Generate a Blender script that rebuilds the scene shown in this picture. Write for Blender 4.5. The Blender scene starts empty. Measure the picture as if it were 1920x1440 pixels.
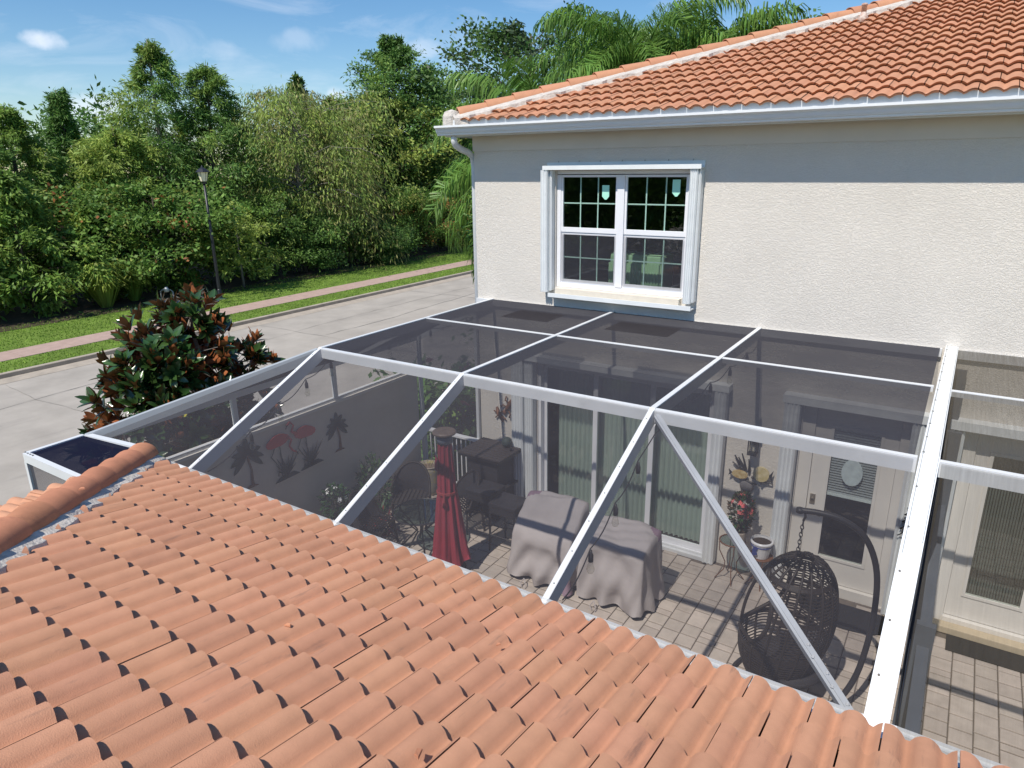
import bpy, bmesh, math, random
import numpy as np
from mathutils import Vector, Matrix
random.seed(7); rng = np.random.default_rng(7)
PI = math.pi
scene = bpy.context.scene
C = scene.collection
S_ = math.sin; C_ = math.cos

# ------------------------------------------------------------------ camera
def cam_axes():
    yaw, pit, rol = -0.5804, 0.3064, -0.01364
    f = Vector((S_(yaw)*C_(pit), C_(yaw)*C_(pit), -S_(pit)))
    r = Vector((C_(yaw), -S_(yaw), 0)); u = r.cross(f)
    c, s = C_(rol), S_(rol)
    return c*r + s*u, -s*r + c*u, f
CR, CU, CF = cam_axes()
CAMP = Vector((0, 0, 5.2))
cd = bpy.data.cameras.new('camera'); cam = bpy.data.objects.new('camera', cd); C.objects.link(cam)
m = Matrix((CR, CU, -CF)).transposed().to_4x4(); m.translation = CAMP
cam.matrix_world = m
cd.sensor_width = 36; cd.lens = 36*1300/1920; cd.clip_end = 3000; cd.clip_start = .05
scene.camera = cam
def inview(p, mg=60):
    d = Vector(p) - CAMP; z = d.dot(CF)
    if z < .1: return False
    x = 960+1300*d.dot(CR)/z; y = 720-1300*d.dot(CU)/z
    return -mg < x < 1920+mg and -mg < y < 1440+mg

# ------------------------------------------------------------------ light
SUN = Vector((-.066, -.70, 1.0)).normalized()       # towards the sun
sl = bpy.data.lights.new('sun', 'SUN'); sl.energy = 4.65; sl.angle = math.radians(.55); sl.color = (1, .935, .845)
so = bpy.data.objects.new('sun', sl); C.objects.link(so)
so.rotation_euler = SUN.to_track_quat('Z', 'Y').to_euler()
w = bpy.data.worlds.new('World'); scene.world = w; w.use_nodes = True
nt = w.node_tree; nt.nodes.clear()
def N(t, ty, **k):
    n = t.nodes.new(ty)
    for a, b in k.items(): setattr(n, a, b)
    return n
sky = N(nt, 'ShaderNodeTexSky', sky_type='NISHITA', sun_disc=False)
sky.sun_elevation = math.asin(SUN.z); sky.sun_rotation = math.atan2(SUN.x, SUN.y)
sky.air_density = 1.0; sky.dust_density = .15; sky.ozone_density = 3.2; sky.altitude = 0
bg = N(nt, 'ShaderNodeBackground'); bg.inputs[1].default_value = .132
wo = N(nt, 'ShaderNodeOutputWorld')
tc = N(nt, 'ShaderNodeTexCoord')
def lk(t, a, b): t.links.new(a, b)
# wispy cirrus and small puffs, all round the sky
mp = N(nt, 'ShaderNodeMapping'); mp.inputs['Scale'].default_value = (1.6, 1.6, 5.5); mp.inputs['Rotation'].default_value = (.25, .15, .4)
lk(nt, tc.outputs['Generated'], mp.inputs[0])
n1 = N(nt, 'ShaderNodeTexNoise'); n1.inputs['Scale'].default_value = 2.6; n1.inputs['Detail'].default_value = 9; n1.inputs['Roughness'].default_value = .62; n1.inputs['Distortion'].default_value = .9
lk(nt, mp.outputs[0], n1.inputs['Vector'])
r1 = N(nt, 'ShaderNodeMapRange'); r1.inputs[1].default_value = .54; r1.inputs[2].default_value = .86; r1.inputs[4].default_value = .34
lk(nt, n1.outputs[0], r1.inputs[0])
mp2 = N(nt, 'ShaderNodeMapping'); mp2.inputs['Scale'].default_value = (1, 1, 1.9)
lk(nt, tc.outputs['Generated'], mp2.inputs[0])
n2 = N(nt, 'ShaderNodeTexNoise'); n2.inputs['Scale'].default_value = 7.0; n2.inputs['Detail'].default_value = 6; n2.inputs['Roughness'].default_value = .5
lk(nt, mp2.outputs[0], n2.inputs['Vector'])
r2 = N(nt, 'ShaderNodeMapRange'); r2.inputs[1].default_value = .66; r2.inputs[2].default_value = .80; r2.inputs[4].default_value = .55
lk(nt, n2.outputs[0], r2.inputs[0])
ad = N(nt, 'ShaderNodeMath', operation='ADD'); lk(nt, r1.outputs[0], ad.inputs[0]); lk(nt, r2.outputs[0], ad.inputs[1])
prev = ad
def puff(d, rx, rz, amp):
    """a small cumulus: an oval patch of sky with a ragged edge"""
    global prev
    d = Vector(d).normalized(); side = Vector((d.y, -d.x, 0)).normalized(); up = side.cross(d)
    dd = []
    for ax, rr in ((side, rx), (up, rz)):
        dp = N(nt, 'ShaderNodeVectorMath', operation='DOT_PRODUCT'); dp.inputs[1].default_value = ax/rr
        lk(nt, tc.outputs['Generated'], dp.inputs[0]); sq = N(nt, 'ShaderNodeMath', operation='POWER'); sq.inputs[1].default_value = 2
        ab = N(nt, 'ShaderNodeMath', operation='ABSOLUTE'); lk(nt, dp.outputs['Value'], ab.inputs[0]); lk(nt, ab.outputs[0], sq.inputs[0]); dd.append(sq)
    sm = N(nt, 'ShaderNodeMath', operation='ADD'); lk(nt, dd[0].outputs[0], sm.inputs[0]); lk(nt, dd[1].outputs[0], sm.inputs[1])
    nn = N(nt, 'ShaderNodeTexNoise'); nn.inputs['Scale'].default_value = 30; nn.inputs['Detail'].default_value = 5; lk(nt, tc.outputs['Generated'], nn.inputs['Vector'])
    s2 = N(nt, 'ShaderNodeMath', operation='MULTIPLY_ADD'); s2.inputs[1].default_value = 2.4; lk(nt, nn.outputs[0], s2.inputs[0]); lk(nt, sm.outputs[0], s2.inputs[2])
    mr = N(nt, 'ShaderNodeMapRange', interpolation_type='SMOOTHSTEP'); mr.inputs[1].default_value = 2.1; mr.inputs[2].default_value = 1.0; mr.inputs[3].default_value = 0; mr.inputs[4].default_value = amp
    lk(nt, s2.outputs[0], mr.inputs[0])
    fr = N(nt, 'ShaderNodeVectorMath', operation='DOT_PRODUCT'); fr.inputs[1].default_value = d; lk(nt, tc.outputs['Generated'], fr.inputs[0])
    gt = N(nt, 'ShaderNodeMath', operation='GREATER_THAN'); gt.inputs[1].default_value = 0; lk(nt, fr.outputs['Value'], gt.inputs[0])
    mu = N(nt, 'ShaderNodeMath', operation='MULTIPLY'); lk(nt, mr.outputs[0], mu.inputs[0]); lk(nt, gt.outputs[0], mu.inputs[1])
    a2 = N(nt, 'ShaderNodeMath', operation='ADD', use_clamp=True); lk(nt, prev.outputs[0], a2.inputs[0]); lk(nt, mu.outputs[0], a2.inputs[1]); prev = a2
def dirpx(u, v): return CR*((u-960)/1300) + CU*(-(v-720)/1300) + CF






puff((-.894, .427, .138), .026, .012, .6)
puff((-.632, .761, .142), .030, .018, .3)
puff((-.717, .691, .089), .018, .014, .6)
puff((-.799, .585, .138), .028, .014, .16)
puff((-.880, .470, .070), .045, .018, .5)
puff((-.741, .655, .150), .045, .016, .2)
mx = N(nt, 'ShaderNodeMix', data_type='RGBA'); mx.inputs['B'].default_value = (7.6, 7.9, 8.6, 1)
lk(nt, prev.outputs[0], mx.inputs['Factor'])
hs = N(nt, 'ShaderNodeHueSaturation'); hs.inputs['Saturation'].default_value = 1.24; hs.inputs['Value'].default_value = .90
lk(nt, sky.outputs[0], hs.inputs['Color']); lk(nt, hs.outputs[0], mx.inputs['A'])
lk(nt, mx.outputs['Result'], bg.inputs[0]); lk(nt, bg.outputs[0], wo.inputs[0])
vs = scene.view_settings; vs.view_transform = 'Standard'; vs.look = 'None'; vs.exposure = .10; vs.gamma = 1; vs.use_curve_mapping = False
scene.render.engine = 'CYCLES'
scene.cycles.transparent_max_bounces = 24; scene.cycles.max_bounces = 8

# ------------------------------------------------------------------ materials
MATS = {}
def mat(name, col, rough=.7, var=.12, vscale=4., bump=0., bscale=40., col2=None, isl=0., obr=0., spec=.3, metal=0., stretch=None, trans=0., back=None, streak=None, bdist=.02, detail=5, coat=0.):
    if name in MATS: return MATS[name]
    M_ = bpy.data.materials.new(name); M_.use_nodes = True; t = M_.node_tree; t.nodes.clear()
    out = N(t, 'ShaderNodeOutputMaterial'); p = N(t, 'ShaderNodeBsdfPrincipled')
    p.inputs['Roughness'].default_value = rough; p.inputs['Specular IOR Level'].default_value = spec; p.inputs['Metallic'].default_value = metal
    if coat: p.inputs['Coat Weight'].default_value = coat
    g = N(t, 'ShaderNodeNewGeometry'); vec = g.outputs['Position']
    if stretch:
        mm = N(t, 'ShaderNodeMapping'); mm.inputs['Scale'].default_value = stretch; lk(t, vec, mm.inputs[0]); vec = mm.outputs[0]
    nz = N(t, 'ShaderNodeTexNoise'); nz.inputs['Scale'].default_value = vscale; nz.inputs['Detail'].default_value = detail; nz.inputs['Roughness'].default_value = .6
    lk(t, vec, nz.inputs['Vector'])
    mr = N(t, 'ShaderNodeMapRange'); mr.inputs[1].default_value = .3; mr.inputs[2].default_value = .7; lk(t, nz.outputs[0], mr.inputs[0])
    mx = N(t, 'ShaderNodeMix', data_type='RGBA')
    c = Vector(col); ca = c*(1-var); cb = Vector(col2) if col2 else c*(1+var)
    mx.inputs['A'].default_value = (*ca, 1); mx.inputs['B'].default_value = (*cb, 1); lk(t, mr.outputs[0], mx.inputs['Factor'])
    cur = mx.outputs['Result']
    for amt, src in ((isl, 'i'), (obr, 'o')):
        if amt:
            if src == 'i': so_ = g.outputs['Random Per Island']
            else: so_ = N(t, 'ShaderNodeObjectInfo').outputs['Random']
            a = N(t, 'ShaderNodeMapRange'); a.inputs[3].default_value = 1-amt; a.inputs[4].default_value = 1+amt; lk(t, so_, a.inputs[0])
            h = N(t, 'ShaderNodeHueSaturation'); lk(t, cur, h.inputs['Color']); lk(t, a.outputs[0], h.inputs['Value'])
            b = N(t, 'ShaderNodeMapRange'); b.inputs[3].default_value = .5-amt*.035; b.inputs[4].default_value = .5+amt*.035
            ml = N(t, 'ShaderNodeMath', operation='MULTIPLY'); ml.inputs[1].default_value = 7.31; lk(t, so_, ml.inputs[0]); fr = N(t, 'ShaderNodeMath', operation='FRACT'); lk(t, ml.outputs[0], fr.inputs[0]); lk(t, fr.outputs[0], b.inputs[0]); lk(t, b.outputs[0], h.inputs['Hue'])
            cur = h.outputs[0]
    if streak:
        scol, sscale, lo, hi, smax = streak
        mm = N(t, 'ShaderNodeMapping'); mm.inputs['Scale'].default_value = sscale; lk(t, g.outputs['Position'], mm.inputs[0])
        n3 = N(t, 'ShaderNodeTexNoise'); n3.inputs['Scale'].default_value = 1; n3.inputs['Detail'].default_value = 5; n3.inputs['Roughness'].default_value = .65; lk(t, mm.outputs[0], n3.inputs['Vector'])
        m3 = N(t, 'ShaderNodeMapRange'); m3.inputs[1].default_value = lo; m3.inputs[2].default_value = hi; m3.inputs[4].default_value = smax; lk(t, n3.outputs[0], m3.inputs[0])
        x3 = N(t, 'ShaderNodeMix', data_type='RGBA'); x3.inputs['B'].default_value = (*scol, 1); lk(t, cur, x3.inputs['A']); lk(t, m3.outputs[0], x3.inputs['Factor']); cur = x3.outputs['Result']
    if back:
        x4 = N(t, 'ShaderNodeMix', data_type='RGBA'); x4.inputs['B'].default_value = (*back, 1); lk(t, cur, x4.inputs['A']); lk(t, g.outputs['Backfacing'], x4.inputs['Factor']); cur = x4.outputs['Result']
    lk(t, cur, p.inputs['Base Color'])
    if bump:
        nb = N(t, 'ShaderNodeTexNoise'); nb.inputs['Scale'].default_value = bscale; nb.inputs['Detail'].default_value = 4; lk(t, vec if stretch else g.outputs['Position'], nb.inputs['Vector'])
        bp = N(t, 'ShaderNodeBump'); bp.inputs['Strength'].default_value = bump; bp.inputs['Distance'].default_value = bdist; lk(t, nb.outputs[0], bp.inputs['Height']); lk(t, bp.outputs[0], p.inputs['Normal'])
    if trans:
        tr = N(t, 'ShaderNodeBsdfTranslucent'); lk(t, cur, tr.inputs[0]); ms = N(t, 'ShaderNodeMixShader'); ms.inputs[0].default_value = trans
        lk(t, p.outputs[0], ms.inputs[1]); lk(t, tr.outputs[0], ms.inputs[2]); lk(t, ms.outputs[0], out.inputs[0])
    else: lk(t, p.outputs[0], out.inputs[0])
    MATS[name] = M_; return M_
def glass_mat(name, tint, refl=1.0, ior=1.5):
    M_ = bpy.data.materials.new(name); M_.use_nodes = True; t = M_.node_tree; t.nodes.clear()
    out = N(t, 'ShaderNodeOutputMaterial'); g = N(t, 'ShaderNodeNewGeometry'); dp = N(t, 'ShaderNodeVectorMath', operation='DOT_PRODUCT'); lk(t, g.outputs['Incoming'], dp.inputs[0]); lk(t, g.outputs['Normal'], dp.inputs[1])
    ab = N(t, 'ShaderNodeMath', operation='ABSOLUTE'); lk(t, dp.outputs['Value'], ab.inputs[0]); om = N(t, 'ShaderNodeMath', operation='SUBTRACT'); om.inputs[0].default_value = 1; lk(t, ab.outputs[0], om.inputs[1])
    pw = N(t, 'ShaderNodeMath', operation='POWER'); pw.inputs[1].default_value = 5; lk(t, om.outputs[0], pw.inputs[0]); fr = N(t, 'ShaderNodeMath', operation='MULTIPLY_ADD'); fr.inputs[1].default_value = .95; fr.inputs[2].default_value = .05; lk(t, pw.outputs[0], fr.inputs[0])
    a = N(t, 'ShaderNodeBsdfTransparent'); a.inputs[0].default_value = (*tint, 1); b = N(t, 'ShaderNodeBsdfGlossy'); b.inputs['Roughness'].default_value = .01; b.inputs[0].default_value = (refl, refl, refl, 1)
    ms = N(t, 'ShaderNodeMixShader'); lk(t, fr.outputs[0], ms.inputs[0]); lk(t, a.outputs[0], ms.inputs[1]); lk(t, b.outputs[0], ms.inputs[2]); lk(t, ms.outputs[0], out.inputs[0])
    return M_
def screen_mat(name, a, col, dirt=.25, streak=0.):
    """woven mesh: what gets through falls as exp(-a / cos) with the angle you look (or the sun shines) through it"""
    M_ = bpy.data.materials.new(name); M_.use_nodes = True; t = M_.node_tree; t.nodes.clear()
    out = N(t, 'ShaderNodeOutputMaterial'); g = N(t, 'ShaderNodeNewGeometry')
    dp = N(t, 'ShaderNodeVectorMath', operation='DOT_PRODUCT'); lk(t, g.outputs['Incoming'], dp.inputs[0]); lk(t, g.outputs['Normal'], dp.inputs[1])
    ab = N(t, 'ShaderNodeMath', operation='ABSOLUTE'); lk(t, dp.outputs['Value'], ab.inputs[0])
    mxm = N(t, 'ShaderNodeMath', operation='MAXIMUM'); mxm.inputs[1].default_value = .04; lk(t, ab.outputs[0], mxm.inputs[0])
    nz = N(t, 'ShaderNodeTexNoise'); nz.inputs['Scale'].default_value = 1.3; nz.inputs['Detail'].default_value = 6; nz.inputs['Roughness'].default_value = .65
    if streak:
        mm = N(t, 'ShaderNodeMapping'); mm.inputs['Scale'].default_value = (45, 1.5, 1.5); lk(t, g.outputs['Position'], mm.inputs[0]); lk(t, mm.outputs[0], nz.inputs['Vector']); nz.inputs['Scale'].default_value = 1.5
    else: lk(t, g.outputs['Position'], nz.inputs['Vector'])
    mr = N(t, 'ShaderNodeMapRange'); mr.inputs[1].default_value = .25; mr.inputs[2].default_value = .75; mr.inputs[3].default_value = a*(1-dirt); mr.inputs[4].default_value = a*(1+dirt); lk(t, nz.outputs[0], mr.inputs[0])
    dv = N(t, 'ShaderNodeMath', operation='DIVIDE'); lk(t, mr.outputs[0], dv.inputs[0]); lk(t, mxm.outputs[0], dv.inputs[1])
    ng = N(t, 'ShaderNodeMath', operation='MULTIPLY'); ng.inputs[1].default_value = -1; lk(t, dv.outputs[0], ng.inputs[0])
    ex = N(t, 'ShaderNodeMath', operation='EXPONENT'); lk(t, ng.outputs[0], ex.inputs[0])
    df = N(t, 'ShaderNodeBsdfDiffuse'); df.inputs[0].default_value = (*col, 1)
    tl = N(t, 'ShaderNodeBsdfTransparent'); ms = N(t, 'ShaderNodeMixShader')
    lk(t, ex.outputs[0], ms.inputs[0]); lk(t, df.outputs[0], ms.inputs[1]); lk(t, tl.outputs[0], ms.inputs[2]); lk(t, ms.outputs[0], out.inputs[0])
    return M_
WHITE = mat('white_aluminium', (.68, .70, .715), .35, .04, 3, spec=.5, streak=((.42, .42, .40), (3, 3, 3), .60, .78, .35), bump=.08, bscale=90, bdist=.002)
CAPM = mat('white_cap_metal', (.80, .83, .85), .3, .03, 3, spec=.5, streak=((.5, .5, .48), (40, 1.2, 2), .60, .80, .35))
VINYL = mat('white_vinyl', (.80, .81, .84), .3, .02, 3, spec=.5)
SHUT = mat('shutter_aluminium', (.76, .79, .80), .4, .04, 6, spec=.5)
STUCCO = mat('cream_stucco', (.70, .660, .600), .9, .035, 1.2, spec=.15, streak=((.50, .475, .43), (4.5, 4.5, .35), .60, .85, .35))
def stucco_relief():
    t = STUCCO.node_tree; p = [n for n in t.nodes if n.type == 'BSDF_PRINCIPLED'][0]; g = [n for n in t.nodes if n.type == 'NEW_GEOMETRY'][0]
    mm = N(t, 'ShaderNodeMapping'); mm.inputs['Scale'].default_value = (1, 1, 1.5); lk(t, g.outputs['Position'], mm.inputs[0])
    a = N(t, 'ShaderNodeTexNoise'); a.inputs['Scale'].default_value = 33; a.inputs['Detail'].default_value = 3; a.inputs['Distortion'].default_value = 1.6; a.inputs['Roughness'].default_value = .55; lk(t, mm.outputs[0], a.inputs['Vector'])
    b = N(t, 'ShaderNodeMapRange', interpolation_type='SMOOTHSTEP'); b.inputs[1].default_value = .40; b.inputs[2].default_value = .60; lk(t, a.outputs[0], b.inputs[0])
    bp = N(t, 'ShaderNodeBump'); bp.inputs['Strength'].default_value = .5; bp.inputs['Distance'].default_value = .007; lk(t, b.outputs[0], bp.inputs['Height']); lk(t, bp.outputs[0], p.inputs['Normal'])
stucco_relief()
FRIEZE = mat('smooth_stucco_band', (.67, .63, .575), .9, .03, 2, bump=.2, bscale=50, bdist=.003)
BUFF = mat('patio_wall_stucco', (.66, .60, .52), .9, .06, 1.5, bump=.3, bscale=40, bdist=.006)
TILE = mat('terracotta_tile', (.53, .272, .168), .85, .07, 9, obr=.07, bump=.5, bscale=190, bdist=.004, detail=9, streak=((.17, .12, .10), (22, 2.6, 4), .61, .78, .55), spec=.2)
TILEB = mat('terracotta_ridge', (.52, .235, .135), .8, .12, 6, obr=.09, bump=.3, bscale=120, bdist=.003, streak=((.22, .10, .07), (9, 9, 9), .55, .78, .5), spec=.2)
TILEF = mat('terracotta_far', (.525, .262, .155), .85, .07, 9, obr=.06, bump=.2, bscale=120, bdist=.003, streak=((.30, .15, .11), (14, 3, 3), .60, .80, .55), spec=.2)
MORTAR = mat('grey_mortar', (.56, .52, .47), .95, .18, 14, bump=.6, bscale=45, bdist=.02)
UNDER = mat('roof_underlay', (.10, .06, .05), .95)
SCREEN = screen_mat('insect_screen', .25, (.088, .085, .098))
SCREENR = screen_mat('insect_screen_flat', .50, (.050, .050, .060))
SCREENN = screen_mat('insect_screen_streaked', .28, (.10, .088, .07), .30, 1.)
ROADM = mat('pale_asphalt', (.39, .36, .32), .95, .13, .9, bump=.4, bscale=120, bdist=.01, streak=((.20, .19, .18), (.9, .12, 1), .58, .78, .55), spec=.15)
KERB = mat('kerb_concrete', (.40, .35, .29), .9, .15, 3, bump=.3, bscale=60)
WALK = mat('pink_sidewalk', (.42, .31, .265), .9, .10, 4, bump=.3, bscale=40, spec=.15)
GRASSG = mat('lawn_soil', (.13, .21, .03), .95, .3, 1.2, col2=(.17, .26, .045), bump=.5, bscale=30, detail=8)
GRASSB = mat('grass_blade', (.23, .36, .06), .7, .25, 1.1, isl=.3, trans=.3, spec=.2)
DIRT = mat('leaf_litter', (.06, .045, .03), .95, .3, 3, bump=.5, bscale=15)
MULCH = mat('mulch_ring', (.20, .13, .08), .95, .3, 12, bump=.8, bscale=30)
PAVE = mat('grey_tan_paver', (.46, .40, .35), .9, .12, 6, obr=.09, bump=.3, bscale=70, bdist=.004, spec=.15, streak=((.16, .12, .09), (2.4, 2.4, 2), .60, .78, .55))
JOINT = mat('paver_joint_sand', (.14, .115, .095), .95, .2, 20)
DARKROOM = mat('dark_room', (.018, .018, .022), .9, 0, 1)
GREENCH = mat('pale_green_cushion', (.33, .47, .30), .9, .06, 5)
MUNT = mat('muntin_tinted', (.62, .75, .70), .4, .02, 3)
STICK = mat('mint_sticker', (.42, .82, .66), .6, .03, 9)
GLASS = glass_mat('window_glass', (.90, .95, .93)); GLASSC = glass_mat('slider_glass', (.92, .95, .94)); CLEAR = glass_mat('bulb_glass', (.93, .93, .90))
TABLEG = glass_mat('table_glass', (.50, .60, .60))
CURT = mat('sage_curtain', (.46, .52, .47), .9, .03, 3, stretch=(9, 9, .3), trans=.1)
DOORM = mat('cream_door', (.74, .71, .66), .45, .02, 3, spec=.4)
BRONZE = mat('nickel_hardware', (.42, .38, .32), .3, .1, 9, metal=.8)
BLACKM = mat('black_metal', (.022, .021, .024), .45, .1, 9, spec=.4)
WICK = mat('dark_wicker', (.028, .022, .020), .55, .25, 60, spec=.35)
BARM = mat('charcoal_wicker', (.035, .033, .038), .65, .25, 3, stretch=(1, 1, 90), bump=.5, bscale=8)
BARTOP = mat('dark_slat_wood', (.055, .045, .045), .6, .2, 8, stretch=(2, 30, 2))
MAROON = mat('maroon_canopy', (.27, .030, .048), .9, .10, 5, bump=.2, bscale=40)
TAUPE = mat('taupe_cover', (.40, .365, .36), .85, .05, 3, bump=.25, bscale=9, bdist=.03)
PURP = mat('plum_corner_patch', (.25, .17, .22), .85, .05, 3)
RUBBER = mat('charcoal_mat', (.014, .014, .016), .95, .2, 40, bump=.4, bscale=90)
LEAFD = dict(spec=.25)
def leafm(name, col, isl=.35, trans=.35, var=.22, rough=.55): return mat(name, col, rough, var, .55, isl=isl, trans=trans, spec=.3)
CYP = leafm('cypress_needles', (.20, .32, .065)); CYPL = leafm('cypress_needles_light', (.30, .39, .08)); CYPD = leafm('cypress_needles_dark', (.13, .25, .06))
WEEP = leafm('weeping_foliage', (.215, .30, .07), isl=.4); WEEPB = leafm('weeping_dry', (.29, .29, .10), isl=.35)
OAK = leafm('oak_leaves', (.095, .185, .045)); BRIGHT = leafm('bright_leaves', (.19, .31, .06)); ORNG = leafm('orange_flower', (.36, .15, .05), isl=.4)
BUSH = leafm('bush_leaves', (.14, .25, .05)); BUSH2 = leafm('bush_yellow_green', (.26, .30, .07))
PALMM = mat('palm_leaflet', (.16, .29, .055), .4, .2, .8, isl=.35, trans=.35, spec=.4)
BARK = mat('bark', (.12, .10, .08), .95, .3, 8, bump=.5, bscale=20); BARKG = mat('pale_bark', (.26, .24, .21), .95, .2, 8, bump=.5, bscale=20)
MAGL = mat('magnolia_leaf', (.035, .085, .022), .22, .25, 3, obr=.35, isl=.3, spec=.6, back=(.36, .125, .05))
MAGY = mat('magnolia_yellow_leaf', (.60, .55, .05), .4, .1, 3, spec=.5)
LAMPB = mat('black_lamp_paint', (.02, .022, .028), .4, .05, 3, spec=.5)
LAMPG = mat('frosted_lamp_panel', (.90, .84, .60), .4, .03, 3)
POTW = mat('white_ceramic', (.72, .72, .74), .25, .03, 3, spec=.5); POTB = mat('blue_glaze', (.03, .05, .22), .25, .1, 9, spec=.5)
POTK = mat('black_plastic_pot', (.03, .03, .03), .6); SOIL = mat('potting_soil', (.05, .035, .025), .95, .3, 40, bump=.6, bscale=50)
BARREL = mat('antique_barrel', (.34, .31, .24), .9, .15, 9, streak=((.52, .42, .06), (11, 11, 11), .55, .68, .8))
TERRA = mat('plain_tan_pot', (.42, .36, .29), .9, .1, 9)
PINKF = mat('flamingo_red', (.62, .09, .08), .6, .1, 8); ARTM = mat('verdigris_metal', (.035, .055, .05), .6, .25, 9); RUSTM = mat('rust_metal', (.16, .07, .035), .6, .35, 12)
YELF = mat('yellow_fish', (.62, .50, .20), .5, .2, 14, col2=(.72, .62, .38)); WHF = mat('white_petals', (.85, .85, .85), .6); PNKP = mat('pink_petals', (.75, .16, .16), .6, .2, 30)
REDF = mat('red_flowers', (.55, .04, .04), .6, .2, 30)
BROWNV = mat('brown_privacy_fabric', (.115, .085, .065), .8, .2, 4, stretch=(6, 6, .4))
BLUEV = mat('slate_panel', (.09, .105, .13), .7, .1, 4)
LEDGE = mat('tan_ledge', (.52, .43, .30), .85, .06, 6)
SOFF = mat('soffit_white', (.66, .65, .62), .6, .03, 3)
SLATE = mat('solar_disc', (.16, .12, .10), .5, .2, 20)

# ------------------------------------------------------------------ mesh helpers
ORG = {}
class MB:
    def __init__(s): s.v = []; s.f = []; s.m = []
    def add(s, vs_, fs, mi=0):
        n = len(s.v); s.v += [tuple(v) for v in vs_]; s.f += [tuple(i+n for i in f) for f in fs]; s.m += [mi]*len(fs); return s
    def box(s, x0, x1, y0, y1, z0, z1, mi=0):
        return s.add([(x, y, z) for x in (x0, x1) for y in (y0, y1) for z in (z0, z1)], [(0, 1, 3, 2), (4, 6, 7, 5), (0, 4, 5, 1), (2, 3, 7, 6), (0, 2, 6, 4), (1, 5, 7, 3)], mi)
    def beam(s, p, q, wd, h, up=(0, 0, 1), mi=0, off=0.):
        """bar from p to q, wd wide, h deep; its TOP centre line runs through p and q when off=0"""
        p, q = Vector(p), Vector(q); d = (q-p).normalized(); r = d.cross(Vector(up)).normalized(); u = r.cross(d)
        vs_ = []
        for e in (p, q):
            for a in (-wd/2, wd/2):
                for b in (0, -h): vs_.append(e + r*a + u*(b+off))
        return s.add(vs_, [(0, 1, 3, 2), (4, 6, 7, 5), (0, 4, 5, 1), (2, 3, 7, 6), (0, 2, 6, 4), (1, 5, 7, 3)], mi)
    def tube(s, pts, rad, n=8, mi=0, cap=True):
        pts = [Vector(p) for p in pts]
        if not hasattr(rad, '__len__'): rad = [rad]*len(pts)
        base = len(s.v); ref = None
        for i, p in enumerate(pts):
            d = (pts[min(i+1, len(pts)-1)] - pts[max(i-1, 0)]).normalized()
            if ref is None: ref = d.orthogonal().normalized()
            ref = (ref - d*ref.dot(d)); ref = ref.normalized() if ref.length > 1e-5 else d.orthogonal().normalized()
            b = d.cross(ref)
            for k in range(n):
                a = 2*PI*k/n; s.v.append(tuple(p + (ref*C_(a) + b*S_(a))*rad[i]))
        for i in range(len(pts)-1):
            for k in range(n):
                a = base+i*n+k; b = base+i*n+(k+1) % n; s.f.append((a, b, b+n, a+n)); s.m.append(mi)
        if cap:
            s.f.append(tuple(base+k for k in range(n))[::-1]); s.f.append(tuple(base+(len(pts)-1)*n+k for k in range(n))); s.m += [mi, mi]
        return s
    def lathe(s, prof, c, n=20, mi=0, sx=1, sy=1, cap=True):
        base = len(s.v); c = Vector(c)
        for r, z in prof:
            for k in range(n):
                a = 2*PI*k/n; s.v.append((c.x+r*sx*C_(a), c.y+r*sy*S_(a), c.z+z))
        for i in range(len(prof)-1):
            for k in range(n):
                a = base+i*n+k; b = base+i*n+(k+1) % n; s.f.append((a, b, b+n, a+n)); s.m.append(mi)
        if cap and prof[0][0] > 1e-4: s.f.append(tuple(base+k for k in range(n))[::-1]); s.m.append(mi)
        if cap and prof[-1][0] > 1e-4: s.f.append(tuple(base+(len(prof)-1)*n+k for k in range(n))); s.m.append(mi)
        return s
    def poly(s, pts, th, axis, mi=0):
        """a flat outline given thickness along axis"""
        a = Vector(axis)*th; n = len(pts)
        return s.add([Vector(p) for p in pts]+[Vector(p)+a for p in pts], [tuple(range(n))[::-1], tuple(range(n, 2*n))]+[(i, (i+1) % n, (i+1) % n+n, i+n) for i in range(n)], mi)
def tag(o, label=None, cat=None, group=None, kind=None):
    if label: o['label'] = label
    if cat: o['category'] = cat
    if group: o['group'] = group
    if kind: o['kind'] = kind
    return o
def thing(name, loc, label, cat, group=None):
    o = bpy.data.objects.new(name, None); C.objects.link(o); o.location = loc; o.empty_display_size = .1; ORG[o.name] = Vector(loc)
    return tag(o, label, cat, group)
def obj(name, mb, ms, parent=None, smooth=False, kind=None, bev=0, org=None):
    og = ORG[parent.name] if parent is not None else Vector(org or (0, 0, 0))
    me = bpy.data.meshes.new(name)
    me.from_pydata([(v[0]-og.x, v[1]-og.y, v[2]-og.z) for v in mb.v], [], mb.f)
    if not isinstance(ms, (list, tuple)): ms = [ms]
    for m_ in ms: me.materials.append(m_)
    if len(ms) > 1: me.polygons.foreach_set('material_index', mb.m)
    if bev:
        bm = bmesh.new(); bm.from_mesh(me); bmesh.ops.recalc_face_normals(bm, faces=bm.faces)
        bmesh.ops.bevel(bm, geom=list(bm.edges), offset=bev, segments=2, affect='EDGES', profile=.5); bm.to_mesh(me); bm.free()
    if smooth: me.polygons.foreach_set('use_smooth', [True]*len(me.polygons))
    me.update()
    o = bpy.data.objects.new(name, me); C.objects.link(o)
    if parent is not None: o.parent = parent; ORG[o.name] = og
    else: o.location = og; ORG[o.name] = og
    if kind: o['kind'] = kind
    return o
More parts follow.
